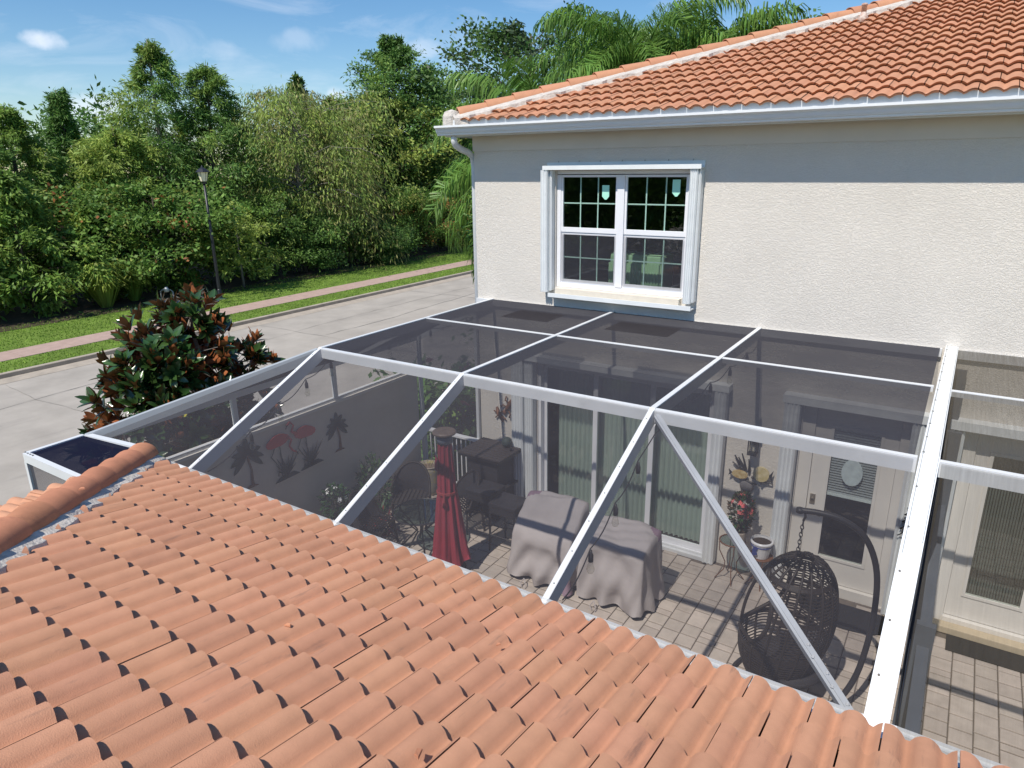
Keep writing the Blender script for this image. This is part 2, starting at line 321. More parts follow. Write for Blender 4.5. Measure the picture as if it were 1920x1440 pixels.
def npmesh(name, V, F, ms, mi=None, smooth=False):
    """fast mesh from numpy: V (n,3), F (m,k)"""
    me = bpy.data.meshes.new(name); k = F.shape[1]
    me.vertices.add(len(V)); me.vertices.foreach_set('co', V.astype(np.float32).ravel())
    me.loops.add(F.size); me.loops.foreach_set('vertex_index', F.astype(np.int32).ravel())
    me.polygons.add(len(F)); me.polygons.foreach_set('loop_start', np.arange(0, F.size, k, dtype=np.int32)); me.polygons.foreach_set('loop_total', np.full(len(F), k, dtype=np.int32))
    for m_ in ms: me.materials.append(m_)
    if mi is not None: me.polygons.foreach_set('material_index', mi.astype(np.int32))
    me.update(calc_edges=True); return me
def link(name, me, parent=None, loc=None, kind=None):
    o = bpy.data.objects.new(name, me); C.objects.link(o)
    if parent is not None: o.parent = parent
    if loc is not None: o.location = loc
    if kind: o['kind'] = kind
    return o

# ================================================================== SETTING: ground, street
GZ = -.3
XK = -22.05                                             # kerb line of the far side of the street
g = MB(); g.add([(-400, -300, GZ-.03), (300, -300, GZ-.03), (300, 500, GZ-.03), (-400, 500, GZ-.03)], [(0, 1, 2, 3)])
tag(obj('ground', g, GRASSG), kind='structure')
g = MB(); g.add([(XK, -60, GZ-.01), (-10.5, -60, GZ-.01), (-10.5, 140, GZ-.01), (XK, 140, GZ-.01)], [(0, 1, 2, 3)])
tag(obj('road', g, ROADM), kind='structure')
g = MB(); g.add([(XK, -60, GZ-.004), (XK+.62, -60, GZ-.004), (XK+.62, 140, GZ-.004), (XK, 140, GZ-.004)], [(0, 1, 2, 3)])
tag(obj('road_gutter', g, KERB), kind='structure')
g = MB(); g.box(XK-.18, XK, -60, 140, GZ-.03, GZ+.12); tag(obj('kerb', g, KERB, bev=.02), kind='structure')
g = MB(); g.box(-10.6, -10.42, -60, 140, GZ-.03, GZ+.11); tag(obj('near_kerb', g, KERB), kind='structure')
g = MB(); g.box(-23.68, XK-.18, -60, 140, GZ-.03, GZ+.09); tag(obj('verge', g, GRASSG), kind='structure')
g = MB(); g.box(-10.42, -7.45, -60, 140, GZ-.03, GZ+.08); tag(obj('side_lawn', g, GRASSG), kind='structure')
g = MB(); g.box(-29.8, -24.95, -60, 140, GZ-.03, GZ+.09); tag(obj('lawn', g, GRASSG), kind='structure')
crk = MB()
def crack(x, y0, y1, wd, amp):
    n = int((y1-y0)/.35); px = x; L_ = []
    for i in range(n+1): px += random.uniform(-amp, amp); L_.append((px, y0+(y1-y0)*i/n, wd*random.uniform(.3, 1.2)))
    b = len(crk.v)
    for a_, y_, w_ in L_: crk.v += [(a_-w_, y_, GZ-.002), (a_+w_, y_, GZ-.002)]
    for i in range(n): crk.f.append((b+2*i, b+2*i+1, b+2*i+3, b+2*i+2)); crk.m.append(0)
for a_ in ((-16.6, 13, 21, .03, .03), (-17.4, 9.5, 11.2, .035, .04), (-19.2, 3, 34, .012, .05), (-15.0, 5.5, 30, .012, .05), (-18.1, 16, 26, .018, .06), (-16.1, 22, 40, .02, .05)): crack(*a_)
for yy in (7.5, 15.8, 24.1, 33):
    n = 26; b = len(crk.v); y_ = yy
    for i in range(n+1): y_ += random.uniform(-.06, .06); w_ = .012*random.uniform(.2, 1.3); x_ = XK+.7+i*(11.0/n); crk.v += [(x_, y_-w_, GZ-.002), (x_, y_+w_, GZ-.002)]
    for i in range(n): crk.f.append((b+2*i, b+2*i+2, b+2*i+3, b+2*i+1)); crk.m.append(0)
tag(obj('road_cracks', crk, mat('crack_tar', (.26, .245, .225), .95, .2, 3)), kind='structure')
walk = MB()
for i in range(-10, 70):
    walk.box(-24.95, -23.68, i*1.5, i*1.5+1.485, GZ-.03, GZ+.105)
tag(obj('sidewalk', walk, WALK), kind='structure')
g = MB(); g.add([(-29.6, -60, GZ+.1), (-27.3, 55, GZ+.1), (-27.3, 200, GZ+.1), (-120, 200, GZ+.1), (-120, -60, GZ+.1)], [(0, 1, 2, 3, 4)])
tag(obj('woodland_floor', g, DIRT), kind='structure')
g = MB(); g.lathe([(0.9, 0), (.8, .05), (.01, .07)], (-28.6, 16.6, GZ+.09), 18); tag(obj('mulch_ring', g, MULCH, smooth=True), kind='structure')

def blades(name, zones, dens, h, wd, m_, z0):
    Vs = []; Fs = []; n0 = 0
    for x0, x1, y0, y1, slope in zones:
        n = int((x1-x0)*(y1-y0)*dens)
        x = rng.uniform(x0, x1, n); y = rng.uniform(y0, y1, n); x = x + slope*(y-y0)
        a = rng.uniform(0, 2*PI, n); hh = h*rng.uniform(.5, 1.2, n); ww = wd*rng.uniform(.6, 1.3, n)
        lx = rng.normal(0, .4, n)*hh; ly = rng.normal(0, .4, n)*hh
        V = np.stack([np.stack([x-ww*np.cos(a), y-ww*np.sin(a), np.full(n, z0)], 1), np.stack([x+ww*np.cos(a), y+ww*np.sin(a), np.full(n, z0)], 1), np.stack([x+lx, y+ly, z0+hh], 1)], 1).reshape(-1, 3)
        Vs.append(V); Fs.append(np.arange(n*3).reshape(-1, 3)+n0); n0 += n*3
    me = npmesh(name, np.concatenate(Vs), np.concatenate(Fs), [m_]); return link(name, me, kind='stuff')
tag(blades('grass', [(-23.66, -22.25, 0, 45, 0), (-29.0, -24.97, 6, 50, .0)], 200, .055, .022, GRASSB, GZ+.085), 'short mown green grass growing in the verge and roadside lawn', 'grass')

# ================================================================== foliage engine
def quads(P, D, Nn, L, Wd):
    """kite leaves: base P, direction D, normal-ish Nn, length L, width Wd"""
    D = D/np.linalg.norm(D, axis=1, keepdims=True)
    Sd = np.cross(D, Nn); Sd /= (np.linalg.norm(Sd, axis=1, keepdims=True)+1e-6)
    L = L[:, None]; Wd = Wd[:, None]
    V = np.stack([P, P+D*L*.45+Sd*Wd*.5, P+D*L, P+D*L*.45-Sd*Wd*.5], 1)
    return V.reshape(-1, 3)
def limb_tree(name, base, h, prof, nb, up, droop, leafL, leafW, nleaf, mats, label, cat='tree', trunk_r=.16, lean=(0, 0), spread=.35, hang=.3, z0f=.12, group=None, jit=.52, bark=BARK, mix=None, sub=3, parent_loc=None):
    """trunk with limbs; prof(t) is crown radius at height fraction t; leaves sit in sprays along the limbs"""
    base = Vector(base); th = thing(name, base, label, cat, group)
    tb = MB(); n = 7; tp = []
    for i in range(n+1):
        t = i/n; tp.append(Vector((base.x+lean[0]*t*t+.06*h*.1*S_(3*t+base.x), base.y+lean[1]*t*t+.06*h*.1*C_(4*t+base.y), base.z+h*.97*t)))
    tb.tube(tp, [trunk_r*(1-.9*i/n)+.01 for i in range(n+1)], 7)
    def tr(t):
        k = min(t*n/1.0, n-1e-4); i = int(k); return tp[i].lerp(tp[i+1], k-i)
    P = []; D = []
    for b in range(nb):
        t = z0f+(1-z0f)*((b+.5)/nb)**.9; az = b*2.4+random.uniform(-.5, .5); R_ = prof(t)*random.uniform(1-jit, 1+jit)
        o = tr(min(t*.98, .999)); dirh = Vector((C_(az), S_(az), 0)); upv = up*random.uniform(.6, 1.3)
        pts = []
        for k in range(5):
            s = k/4; pts.append(o+dirh*R_*s+Vector((0, 0, R_*(upv*s-droop*s*s))))
        tb.tube(pts, [max(.008, trunk_r*.32*(1-t*.6)*(1-s*.22)) * (1 - .2*s) for s in range(5)] if False else [max(.006, trunk_r*.3*(1-t*.7)*(1-s/4.6)) for s in range(5)], 4, cap=False)
        # sub sprays
        nsub = max(2, int(sub*R_+1))
        for q in range(nsub):
            s = random.uniform(.25, 1.0)**.8; k = min(s*4, 3.999); i = int(k); c = pts[i].lerp(pts[i+1], k-i)
            sa = az+random.choice((-1, 1))*random.uniform(.3, 1.3); sd = Vector((C_(sa), S_(sa), random.uniform(-.1, .5)-hang*.4)).normalized(); sl_ = spread*R_*random.uniform(.5, 1.2)+.15
            m_ = max(4, int(nleaf/nb/nsub))
            tt = rng.uniform(0, 1, m_)
            pp = np.array(c)[None]+np.array(sd)[None]*(tt*sl_)[:, None]+rng.normal(0, .09+.07*sl_, (m_, 3)); pp[:, 2] -= hang*sl_*tt**2
            dd = np.array(sd)[None]*.7+rng.normal(0, .55, (m_, 3)); dd[:, 2] -= hang*1.2
            P.append(pp); D.append(dd)
    P = np.concatenate(P); D = np.concatenate(D); n_ = len(P)
    V = quads(P, D, rng.normal(0, .62, (n_, 3))+np.array([0, -.55, .9]), leafL*rng.uniform(.6, 1.3, n_), leafW*rng.uniform(.7, 1.3, n_)) - np.array(base)[None]
    mi = None
    if len(mats) > 1:
        # patches of differing foliage by noise-ish sine field
        fld = np.sin(P[:, 0]*1.9+P[:, 2]*1.3)+np.sin(P[:, 1]*2.1-P[:, 2]*.9)+rng.normal(0, .7, n_)
        th_ = mix if mix is not None else .8
        mi = (fld > th_).astype(int)
        if len(mats) > 2: mi[(fld < -th_)] = 2
    link('crown', npmesh('crown', V, np.arange(n_*4).reshape(-1, 4), mats, mi), th, (0, 0, 0))
    obj('trunk', tb, bark, th, smooth=True)
    return th
def cone(R_, p=1.0, tmax=.2):
    return lambda t: R_*(min(1, t/tmax)**.6)*max(.06, (1-t)**p)
def dome(R_, tc_=.55, w_=.5):
    return lambda t: R_*math.sqrt(max(.04, 1-((t-tc_)/w_)**2))
LG = GZ+.1
TG = 'trees on the edge of the wood across the street'
limb_tree('cypress_tree', (-34, 20.8, LG), 11.6, cone(3.7, .68, .30), 78, .45, .35, .27, .052, 29000, [CYP, CYPL, CYPD], 'tall feathery cypress, the highest crown left of the street lamp', 'tree', .2, hang=.35, spread=.5, group=TG, bark=BARKG)
limb_tree('cypress_tree', (-33, 22.6, LG), 10.6, cone(3.4, .68, .30), 70, .6, .3, .27, .052, 25000, [CYPD, CYP], 'feathery cypress leaning against the right side of the tallest cypress', 'tree', .18, lean=(0, .5), hang=.3, spread=.5, group=TG)
limb_tree('cypress_tree', (-36, 17.4, LG), 9.2, cone(2.6, .9, .25), 56, .45, .3, .27, .052, 18000, [CYPD, CYP], 'narrow dark cypress spire between the far left trees and the tallest cypress', 'tree', .16, hang=.25, group=TG)
limb_tree('cypress_tree', (-35, 14.6, LG), 8.3, cone(3.2, .75, .3), 60, .45, .3, .27, .055, 22000, [CYP, CYPL], 'broad soft green cypress at the left edge of the photo', 'tree', .18, hang=.3, group=TG)
limb_tree('cypress_tree', (-34.5, 12.2, LG), 7.9, cone(3.0, .55, .3), 50, .35, .3, .27, .06, 18000, [CYPD, CYP], 'dark cypress half cut off by the left edge of the photo', 'tree', .18, hang=.3, group=TG)
limb_tree('cypress_tree', (-33, 18.0, LG), 7.4, cone(3.2, .5, .3), 60, .4, .3, .27, .055, 25000, [CYPL, CYP], 'yellow green cypress in front of the dark spire', 'tree', .15, hang=.3, group=TG)
limb_tree('weeping_tree', (-32, 27.3, LG), 9.3, dome(4.1, .58, .52), 110, .65, .5, .26, .06, 34000, [WEEP, WEEPB, CYPL, ] , 'big weeping yellow green tree with drooping tassels right of the lamp', 'tree', .26, hang=.95, spread=.38, z0f=.2, group=TG, bark=BARKG, sub=4)
limb_tree('weeping_tree', (-30.9, 29.6, LG), 5.6, dome(2.5, .60, .55), 55, .35, .8, .36, .05, 10000, [WEEPB, WEEP], 'low drooping straw coloured tree under the big weeping one', 'tree', .14, hang=1.1, spread=.45, z0f=.25, group=TG, bark=BARKG)
limb_tree('pine_tree', (-34, 38.0, LG), 13.9, cone(5.6, .62, .42), 100, .65, .25, .28, .10, 32000, [CYPD, CYP, OAK], 'tall layered tree rising above the wood left of the house roof', 'tree', .28, hang=.15, spread=.42, group=TG, sub=2.4)
limb_tree('oak_tree', (-32.5, 42.5, LG), 11.0, dome(4.4, .62, .45), 80, .5, .15, .26, .15, 20000, [OAK, BUSH], 'dark leafy tree just left of the house corner', 'tree', .28, hang=.05, group=TG, z0f=.3)
limb_tree('oak_tree', (-33, 35.2, LG), 9.4, dome(3.4, .6, .5), 70, .5, .2, .24, .12, 22000, [CYPL, BUSH2, OAK], 'olive green tree in front of the tall layered tree', 'tree', .22, hang=.2, group=TG, z0f=.2)
limb_tree('oak_tree', (-38, 33.0, LG), 11.4, cone(1.7, .7, .5), 40, .7, .1, .26, .14, 6000, [OAK], 'thin dark leafy treetop poking up behind the big weeping tree', 'tree', .14, hang=.0, group=TG, z0f=.5)
limb_tree('oak_tree', (-36, 34.2, LG), 9.9, cone(2.4, .6, .5), 40, .7, .1, .24, .10, 7000, [BUSH, mat('reddish_leaves', (.20, .12, .05), .6, .2, 2, isl=.3)], 'small tree with reddish tips between the weeping and the tall layered tree', 'tree', .14, hang=.0, group=TG, z0f=.4)
limb_tree('oak_tree', (-31.8, 47.5, LG), 9.5, dome(4.4, .55, .5), 70, .5, .2, .26, .15, 16000, [OAK, BUSH], 'dark tree hidden behind the drooping palm beside the house', 'tree', .26, hang=.1, group=TG, z0f=.15)
limb_tree('cypress_tree', (-28.7, 20.6, LG), 3.9, cone(1.9, .5, .4), 26, .35, .25, .24, .06, 4200, [CYPL, WEEP], 'young pale green cypress standing just right of the street lamp', 'tree', .05, hang=.35, spread=.4, group=TG, z0f=.15, bark=BARKG)
limb_tree('flowering_shrub', (-30.4, 17.8, LG), 4.5, dome(3.0, .55, .5), 60, .6, .3, .20, .12, 15000, [BUSH, ORNG, BUSH2], 'wide rounded shrub dotted with orange flowers left of the lamp', 'shrub', .1, hang=.1, z0f=.05, group='shrubs along the edge of the wood', mix=2.1, sub=4)
SG = 'shrubs along the edge of the wood'
for (y, x, h, R_, ms_, lab, lf) in [
    (12.4, -30.8, 5.6, 2.5, [BRIGHT, CYPL], 'bright green bush at the far left of the wood edge', .2),
    (9.6, -31.5, 6.2, 2.6, [CYP, CYPL], 'green bush leaving the photo at its left edge', .2),
    (15.4, -31.2, 4.3, 2.1, [BRIGHT, CYPL], 'light green feathery bush below the yellow green cypress', .24),
    (22.5, -31.0, 3.8, 2.3, [BUSH, OAK], 'dark low bush behind the lamp post', .2),
    (25.4, -29.9, 2.9, 2.1, [OAK, BUSH], 'dark low bush under the left side of the weeping tree', .2),
    (33.2, -30.4, 3.6, 2.4, [BUSH, BUSH2], 'mid green bush right of the drooping straw coloured tree', .2),
    (36.6, -29.8, 3.2, 2.2, [BUSH2, ORNG, BUSH], 'bush with yellow and rust leaves below the olive tree', .2),
    (40.2, -29.9, 3.8, 2.5, [OAK, BUSH2], 'dark bush with yellowing leaves near the house corner', .2),
    (44.4, -30.2, 5.0, 2.8, [OAK, BUSH], 'last dark bush before the house corner', .2),
    (30.2, -29.0, 2.0, 1.7, [OAK, BUSH], 'lowest dark bush at the foot of the weeping tree', .18),
    (49.0, -30.2, 5.0, 2.8, [OAK, BUSH], 'dark bush farthest along the wood edge', .2)]:
    if y < 16: limb_tree('shrub', (x, y, LG), h, cone(R_, .8, .35), 50, .5, .35, .24, .08, 13000, ms_, lab, 'shrub', .07, hang=.35, z0f=.03, group=SG, mix=1.0, sub=3); continue
    limb_tree('shrub', (x, y, LG), h, dome(R_, .5, .56), 44, .6, .3, lf*.75, lf*.34, 18000, ms_, lab, 'shrub', .07, hang=.15, z0f=.03, group=SG, mix=1.0, sub=3)
# wood behind, one mass
def mass(name, n, xf, yr, zf, L, Wd, mats, label, cl=900):
    cx_ = rng.uniform(*xf, cl); cy_ = rng.uniform(*yr, cl); cz = rng.uniform(.3, 1, cl)*np.array([zf(a, b) for a, b in zip(cx_, cy_)]); rr = rng.uniform(.5, 1.1, cl)
    k = rng.integers(0, cl, n); P = np.stack([cx_[k], cy_[k], cz[k]], 1)+rng.normal(0, .55, (n, 3))*rr[k][:, None]
    D = rng.normal(0, 1, (n, 3))+np.array([.3, -.5, 0]); V = quads(P, D, rng.normal(0, .7, (n, 3))+np.array([0, -.5, .9]), L*rng.uniform(.6, 1.4, n), Wd*rng.uniform(.6, 1.4, n))
    o = link(name, npmesh(name, V, np.arange(n*4).reshape(-1, 4), mats, (k % len(mats))), kind='stuff'); return tag(o, label, 'wood')
mass('far_wood', 90000, (-44, -37), (-5, 75), lambda x, y: 6.6+1.1*S_(y*.7)+.7*S_(y*1.9)+.03*y, .32, .13, [CYPD, OAK, BUSH], 'dark mass of the wood filling in behind the edge trees', 1300)
mass('undergrowth', 38000, (-34.5, -29.6), (0, 75), lambda x, y: (1.4+.5*S_(y*1.3)) if x > -31 else 3.4+.8*S_(y), .26, .15, [OAK, BUSH, BUSH], 'dark undergrowth and ground ivy along the foot of the wood', 1500)
# fan clumps
def grass_clump(base, R_, n, m_, label):
    th = thing('grass_clump', base, label, 'plant'); 
    a = rng.uniform(0, 2*PI, n); r = rng.uniform(.1, 1, n)*R_; h = R_*rng.uniform(.7, 1.25, n)
    B = np.array(base)[None]*0+np.stack([np.cos(a)*.15*r, np.sin(a)*.15*r, 0*a], 1); T1 = np.stack([np.cos(a)*r*.6, np.sin(a)*r*.6, h], 1); T2 = np.stack([np.cos(a)*r*1.2, np.sin(a)*r*1.2, h*.75], 1)
    sd = np.stack([-np.sin(a), np.cos(a), 0*a], 1)*.03
    V = np.stack([B-sd, B+sd, T1+sd, T1-sd, T2], 1).reshape(-1, 3); F = []
    i = np.arange(n)*5
    F = np.concatenate([np.stack([i, i+1, i+2, i+3], 1), np.stack([i+3, i+2, i+4, i+4], 1)])
    me = bpy.data.meshes.new('leaves'); me.from_pydata(V.tolist(), [], [tuple(dict.fromkeys(f)) for f in F.tolist()]); me.materials.append(m_)
    link('leaves', me, th); return th
grass_clump((-29.6, 14.6, LG), 1.5, 900, CYPL, 'large fountain shaped grass clump at the foot of the wood, far left')
grass_clump((-30.0, 16.0, LG), 1.2, 500, BRIGHT, 'smaller fan leaved clump right of the large fountain grass')

# ------------------------------------------------------------------ palms behind the house
def frond(base, az, elev, L, droop, n=84, ll=.86, wd=.036):
    pts = []; p = Vector(base); e = elev; seg = L/14
    for i in range(15):
        pts.append(p.copy()); p = p+Vector((C_(az)*C_(e), S_(az)*C_(e), S_(e)))*seg; e -= droop/14*(1+.6*i/14)
    mb = MB(); mb.tube(pts, [.03*(1-i/16) for i in range(15)], 4, cap=False)
    for k in range(n):
        s = .1+.9*(k+random.random()*.6)/n; q = min(s*14, 13.99); i = int(q); c = pts[i].lerp(pts[i+1], q-i); d = (pts[i+1]-pts[i]).normalized(); sd = d.cross(Vector((0, 0, 1))).normalized()
        for sg in (-1, 1):
            l = ll*(1-.55*abs(s-.45)**1.3*1.6)*random.uniform(.8, 1.15)
            a = c+Vector((random.uniform(-.02, .02),)*3); dv = (sd*sg*random.uniform(.45, .95)+d*random.uniform(.5, .9)+Vector((0, 0, random.uniform(-.2, .75)))).normalized()
            m1 = a+dv*l*.45; dv2 = (dv*.8+Vector((0, 0, -1.0))).normalized(); m2 = m1+dv2*l*.3; e2 = m2+(dv2*.4+Vector((0, 0, -1.2))).normalized()*l*.34
            wv = d*wd*.5
            mb.add([a-wv*.5, a+wv*.5, m1+wv, m1-wv, m2+wv*.8, m2-wv*.8, e2], [(0, 1, 2, 3), (3, 2, 4, 5), (5, 4, 6)])
    return mb
def palm(base, h, nf, label, L=3.2, seed=0, low=-.6, azs=None, drp=1.15):
    random.seed(seed); th = thing('palm_tree', base, label, 'palm tree', 'queen palms behind the house'); b = Vector(base); top = b+Vector((0, 0, h))
    mb = MB(); mb.tube([b, b+Vector((.05, 0, h*.5)), top], [.2, .16, .13], 10); obj('trunk', mb, BARKG, th, smooth=True)
    for k in range(nf):
        az = k*2.4+random.uniform(-.3, .3) if azs is None else random.uniform(*azs)
        el = 1.35-(1.35-low)*((k+.5)/nf)**1.0+random.uniform(-.12, .12)
        obj('frond', frond(top, az, el, L*random.uniform(.85, 1.1), drp+random.uniform(-.3, .4)), PALMM, th)
    return th
palm((-8.7, 14.6, GZ), 6.0, 30, 'queen palm with arching fronds right behind the house corner, upper left of the roof', 2.5, 3, low=-.2)
palm((-7.3, 17.0, GZ), 7.5, 34, 'taller queen palm showing fan of fronds above the middle of the hip', 2.9, 5, low=-.2)
palm((-8.5, 13.4, GZ), 5.0, 26, 'low queen palm whose long fronds hang down beside the house wall', 2.5, 8, low=-1.15, drp=1.7)
palm((-5.9, 17.5, GZ), 7.4, 26, 'queen palm whose frond tips show over the hip, rightmost of the palms', 2.6, 9, low=-.2)
random.seed(11)
limb_tree('oak_tree', (-12.6, 20.5, GZ), 9.7, dome(1.9, .74, .32), 60, .7, .15, .15, .09, 17000, [OAK, mat('oak_grey_green', (.07, .11, .055), .5, .2, 1, isl=.3, trans=.2)], 'small leaved dark oak standing behind the palms', 'tree', .25, hang=0., z0f=.35, sub=4)
limb_tree('oak_tree', (-4.4, 24, GZ), 9.05, dome(1.6, .75, .3), 30, .7, .1, .15, .08, 3000, [OAK], 'dark treetop just peeking over the hip right of the palms', 'tree', .2, hang=0., z0f=.5, sub=4)

# ================================================================== roof tiles
PT = .1525                                               # wave pitch; a tile is two waves wide
def tile_mesh(name, m_, seg=8, H=.047, LEN=.36, rise=.046, th=.013, lipy=.003, lipz=.006):
    W2 = PT*2-.008; n = seg*2; xs = [-W2/2+W2*i/n for i in range(n+1)]
    def zf(x):
        u = ((x+W2/2)/PT+.27) % 1.0
        return H*(math.sin(PI*min(u, .86)/.86)**.66 if u < .86 else 0)
    v = []; f = []
    for y, zz in ((-LEN, 0), (0, rise)):                  # top skin
        for x in xs: v.append((x, y, zf(x)+zz))
    k = n+1
    for i in range(n): f.append((i, i+1, i+1+k, i+k))
    b = len(v)
    for x in xs: v.append((x, 0, zf(x)+rise))             # front lip, own verts for a crisp edge
    for x in xs: v.append((x, -lipy, zf(x)+rise-th-lipz))
    for i in range(n): f.append((b+i, b+i+1, b+i+1+k, b+i+k))
    b2 = len(v)
    for x in (xs[0], xs[-1]):
        z = zf(x); v += [(x, -LEN, z), (x, 0, z+rise), (x, 0, z+rise-th), (x, -LEN, z-th)]
    f += [(b2, b2+1, b2+2, b2+3), (b2+7, b2+6, b2+5, b2+4)]
    b3 = len(v)                                           # underside
    for y, zz in ((-LEN, 0), (0, rise)):
        for x in xs: v.append((x, y, zf(x)+zz-th))
    for i in range(0, n): f.append((b3+i+k, b3+i+1+k, b3+i+1, b3+i))
    me = bpy.data.meshes.new(name); me.from_pydata(v, [], f); me.materials.append(m_)
    me.polygons.foreach_set('use_smooth', [True]*len(f)); me.update(); return me
def roof_tiles(par, mesh, origin, yaw, slope, rows, expo, xrange_of_row, clip=None, jitter=.004, maxn=300):
    """rows climb away from the eave; par is the roof part (at its own origin)"""
    og = ORG[par.name]; R0 = Matrix.Rotation(yaw, 4, 'Z') @ Matrix.Rotation(-slope, 4, 'X')
    O = Vector(origin); whole = []; cut = []
    for r in range(rows):
        x0, x1 = xrange_of_row(r); off = PT if r % 2 else 0
        i0 = math.floor((x0-off)/(2*PT)); i1 = math.ceil((x1-off)/(2*PT))
        for i in range(i0, i1+1):
            lx = i*2*PT+off
            M_ = Matrix.Translation(O) @ R0 @ Matrix.Translation((lx+random.uniform(-jitter, jitter)*.5, -r*expo+random.uniform(-jitter, jitter), random.uniform(0, .003))) @ Matrix.Rotation(random.uniform(-.006, .006), 4, 'Z') @ Matrix.Rotation(random.uniform(-.004, .004), 4, 'X')
            c = [M_ @ Vector(p) for p in ((-PT, 0, 0), (PT, 0, 0), (-PT, -.36, 0), (PT, -.36, 0))]
            if clip:
                sd = [(q-clip[0]).dot(clip[1]) for q in c]
                if min(sd) >= 0: whole.append(M_)
                elif max(sd) > .03: cut.append(M_)
            else: whole.append(M_)
    vis = [M_ for M_ in whole if inview(M_.translation, 40)]; rest = [M_ for M_ in whole if not inview(M_.translation, 40)]
    vis.sort(key=lambda M_: (M_.translation-CAMP).length)
    budget = maxn-len(cut); rest += vis[budget:]; vis = vis[:budget]
    for M_ in vis:
        o = bpy.data.objects.new('tile', mesh); C.objects.link(o); o.parent = par; o.matrix_local = Matrix.Translation(-og) @ M_
    for M_ in cut:
        bm = bmesh.new(); bm.from_mesh(mesh); bm.transform(M_)
        bmesh.ops.bisect_plane(bm, geom=bm.verts[:]+bm.edges[:]+bm.faces[:], plane_co=clip[0]+clip[1]*random.uniform(-.02, .03), plane_no=clip[1], clear_inner=True)
        if len(bm.faces):
            bm.transform(Matrix.Translation(-M_.translation)); me = bpy.data.meshes.new('tile'); bm.to_mesh(me); me.materials.append(mesh.materials[0]) if not me.materials else None
            o = bpy.data.objects.new('tile', me); C.objects.link(o); o.parent = par; o.location = M_.translation-og
        bm.free()
    if rest:
        bm = bmesh.new()
        for M_ in rest:
            t_ = bmesh.new(); t_.from_mesh(mesh); t_.transform(Matrix.Translation(-og) @ M_); tmp = bpy.data.meshes.new('t'); t_.to_mesh(tmp); t_.free(); bm.from_mesh(tmp); bpy.data.meshes.remove(tmp)
        me = bpy.data.meshes.new('outer_tiles'); bm.to_mesh(me); bm.free(); me.materials.append(mesh.materials[0]) if not me.materials else None
        link('outer_tiles', me, par, kind='stuff')
def hip_tiles(par, p, q, n, r0, r1, m_, L, lap=.06):
    """overlapping half barrels from p (low) to q (high)"""
    og = ORG[par.name]; p, q = Vector(p), Vector(q); d = (q-p).normalized(); sd = d.cross(Vector((0, 0, 1))).normalized(); u = sd.cross(d)
    for k in range(n):
        a = p+d*(k*L); b = a+d*(L+lap); mb = MB(); ns = 12; tw = random.uniform(-.04, .04)
        for e, rr, lift in ((a, r0, .024), (b, r1, .0)):
            for th in (0, -.014):
                for i in range(ns+1):
                    an = PI*(i/ns); mb.v.append(tuple(e+u*lift+sd*((rr+th)*C_(an+tw))+u*((rr+th)*S_(an)*.86)))
        K = ns+1
        for i in range(ns): mb.f += [(i, i+1, 2*K+i+1, 2*K+i), (K+i+1, K+i, 3*K+i, 3*K+i+1)]
        nv = len(mb.v); mb.v += list(mb.v)
        for i in range(ns): mb.f += [(nv+i+1, nv+i, nv+K+i, nv+K+i+1), (nv+2*K+i, nv+2*K+i+1, nv+3*K+i+1, nv+3*K+i)]
        mb.m = [0]*len(mb.f)
        o = obj('ridge_tile', mb, m_, par, smooth=True)
        for poly in o.data.polygons:
            pass
# ---- near building, whose roof the camera stands over
nb = thing('tiled_roof_building', (-3, 2, 0), 'near single storey building with terracotta tile roof filling the foreground', 'building')
SL = math.tan(math.radians(16.5)); YE, ZE = 3.25, 2.56
def zroof(y): return ZE+SL*(YE-y)
HX = -6.35                                                # hip runs from (HX, YE) up and to the right at 45 degrees in plan
mb = MB()
YT = -1.2; xt = HX+(YE-YT)
A0 = (HX-.05, YE-.06, zroof(YE-.06)-.035); A1 = (6, YE-.06, zroof(YE-.06)-.035); A2 = (6, YT, zroof(YT)-.035); A3 = (xt, YT, zroof(YT)-.035); A4 = (HX-.05, YT-4, ZE-.035)
mb.add([A0, A1, A2, A3], [(0, 1, 2, 3)]); mb.add([A0, A3, (xt, YT-4, zroof(YT)-.035), A4], [(0, 1, 2, 3)]); mb.add([A2, A3, (xt, YT-4, zroof(YT)-.035), (6, YT-4, zroof(YT)-.035)], [(0, 1, 2, 3)])
nroof = obj('roof', mb, UNDER, nb)
sang = math.atan(SL); hipn = Vector((1, 1, 0)).normalized()
# cut line a hand's width inside the hip
clipP = (Vector((HX+.23, YE+.0, 0)), Vector((1, 1, 0)).normalized())
def xr(r):
    y = 3.165-r*.30; return (HX+(YE-y)-.3, 2.4)
tmesh = tile_mesh('tile', TILE)
# joints at X = .008 - .302 i on the eave row: tile centre = joint + PT
roof_tiles(nroof, tmesh, (.008+PT, 3.165, zroof(3.165)-.034), 0, sang, 12, .30/C_(sang), lambda r: (xr(r)[0]-.16, xr(r)[1]), clipP)
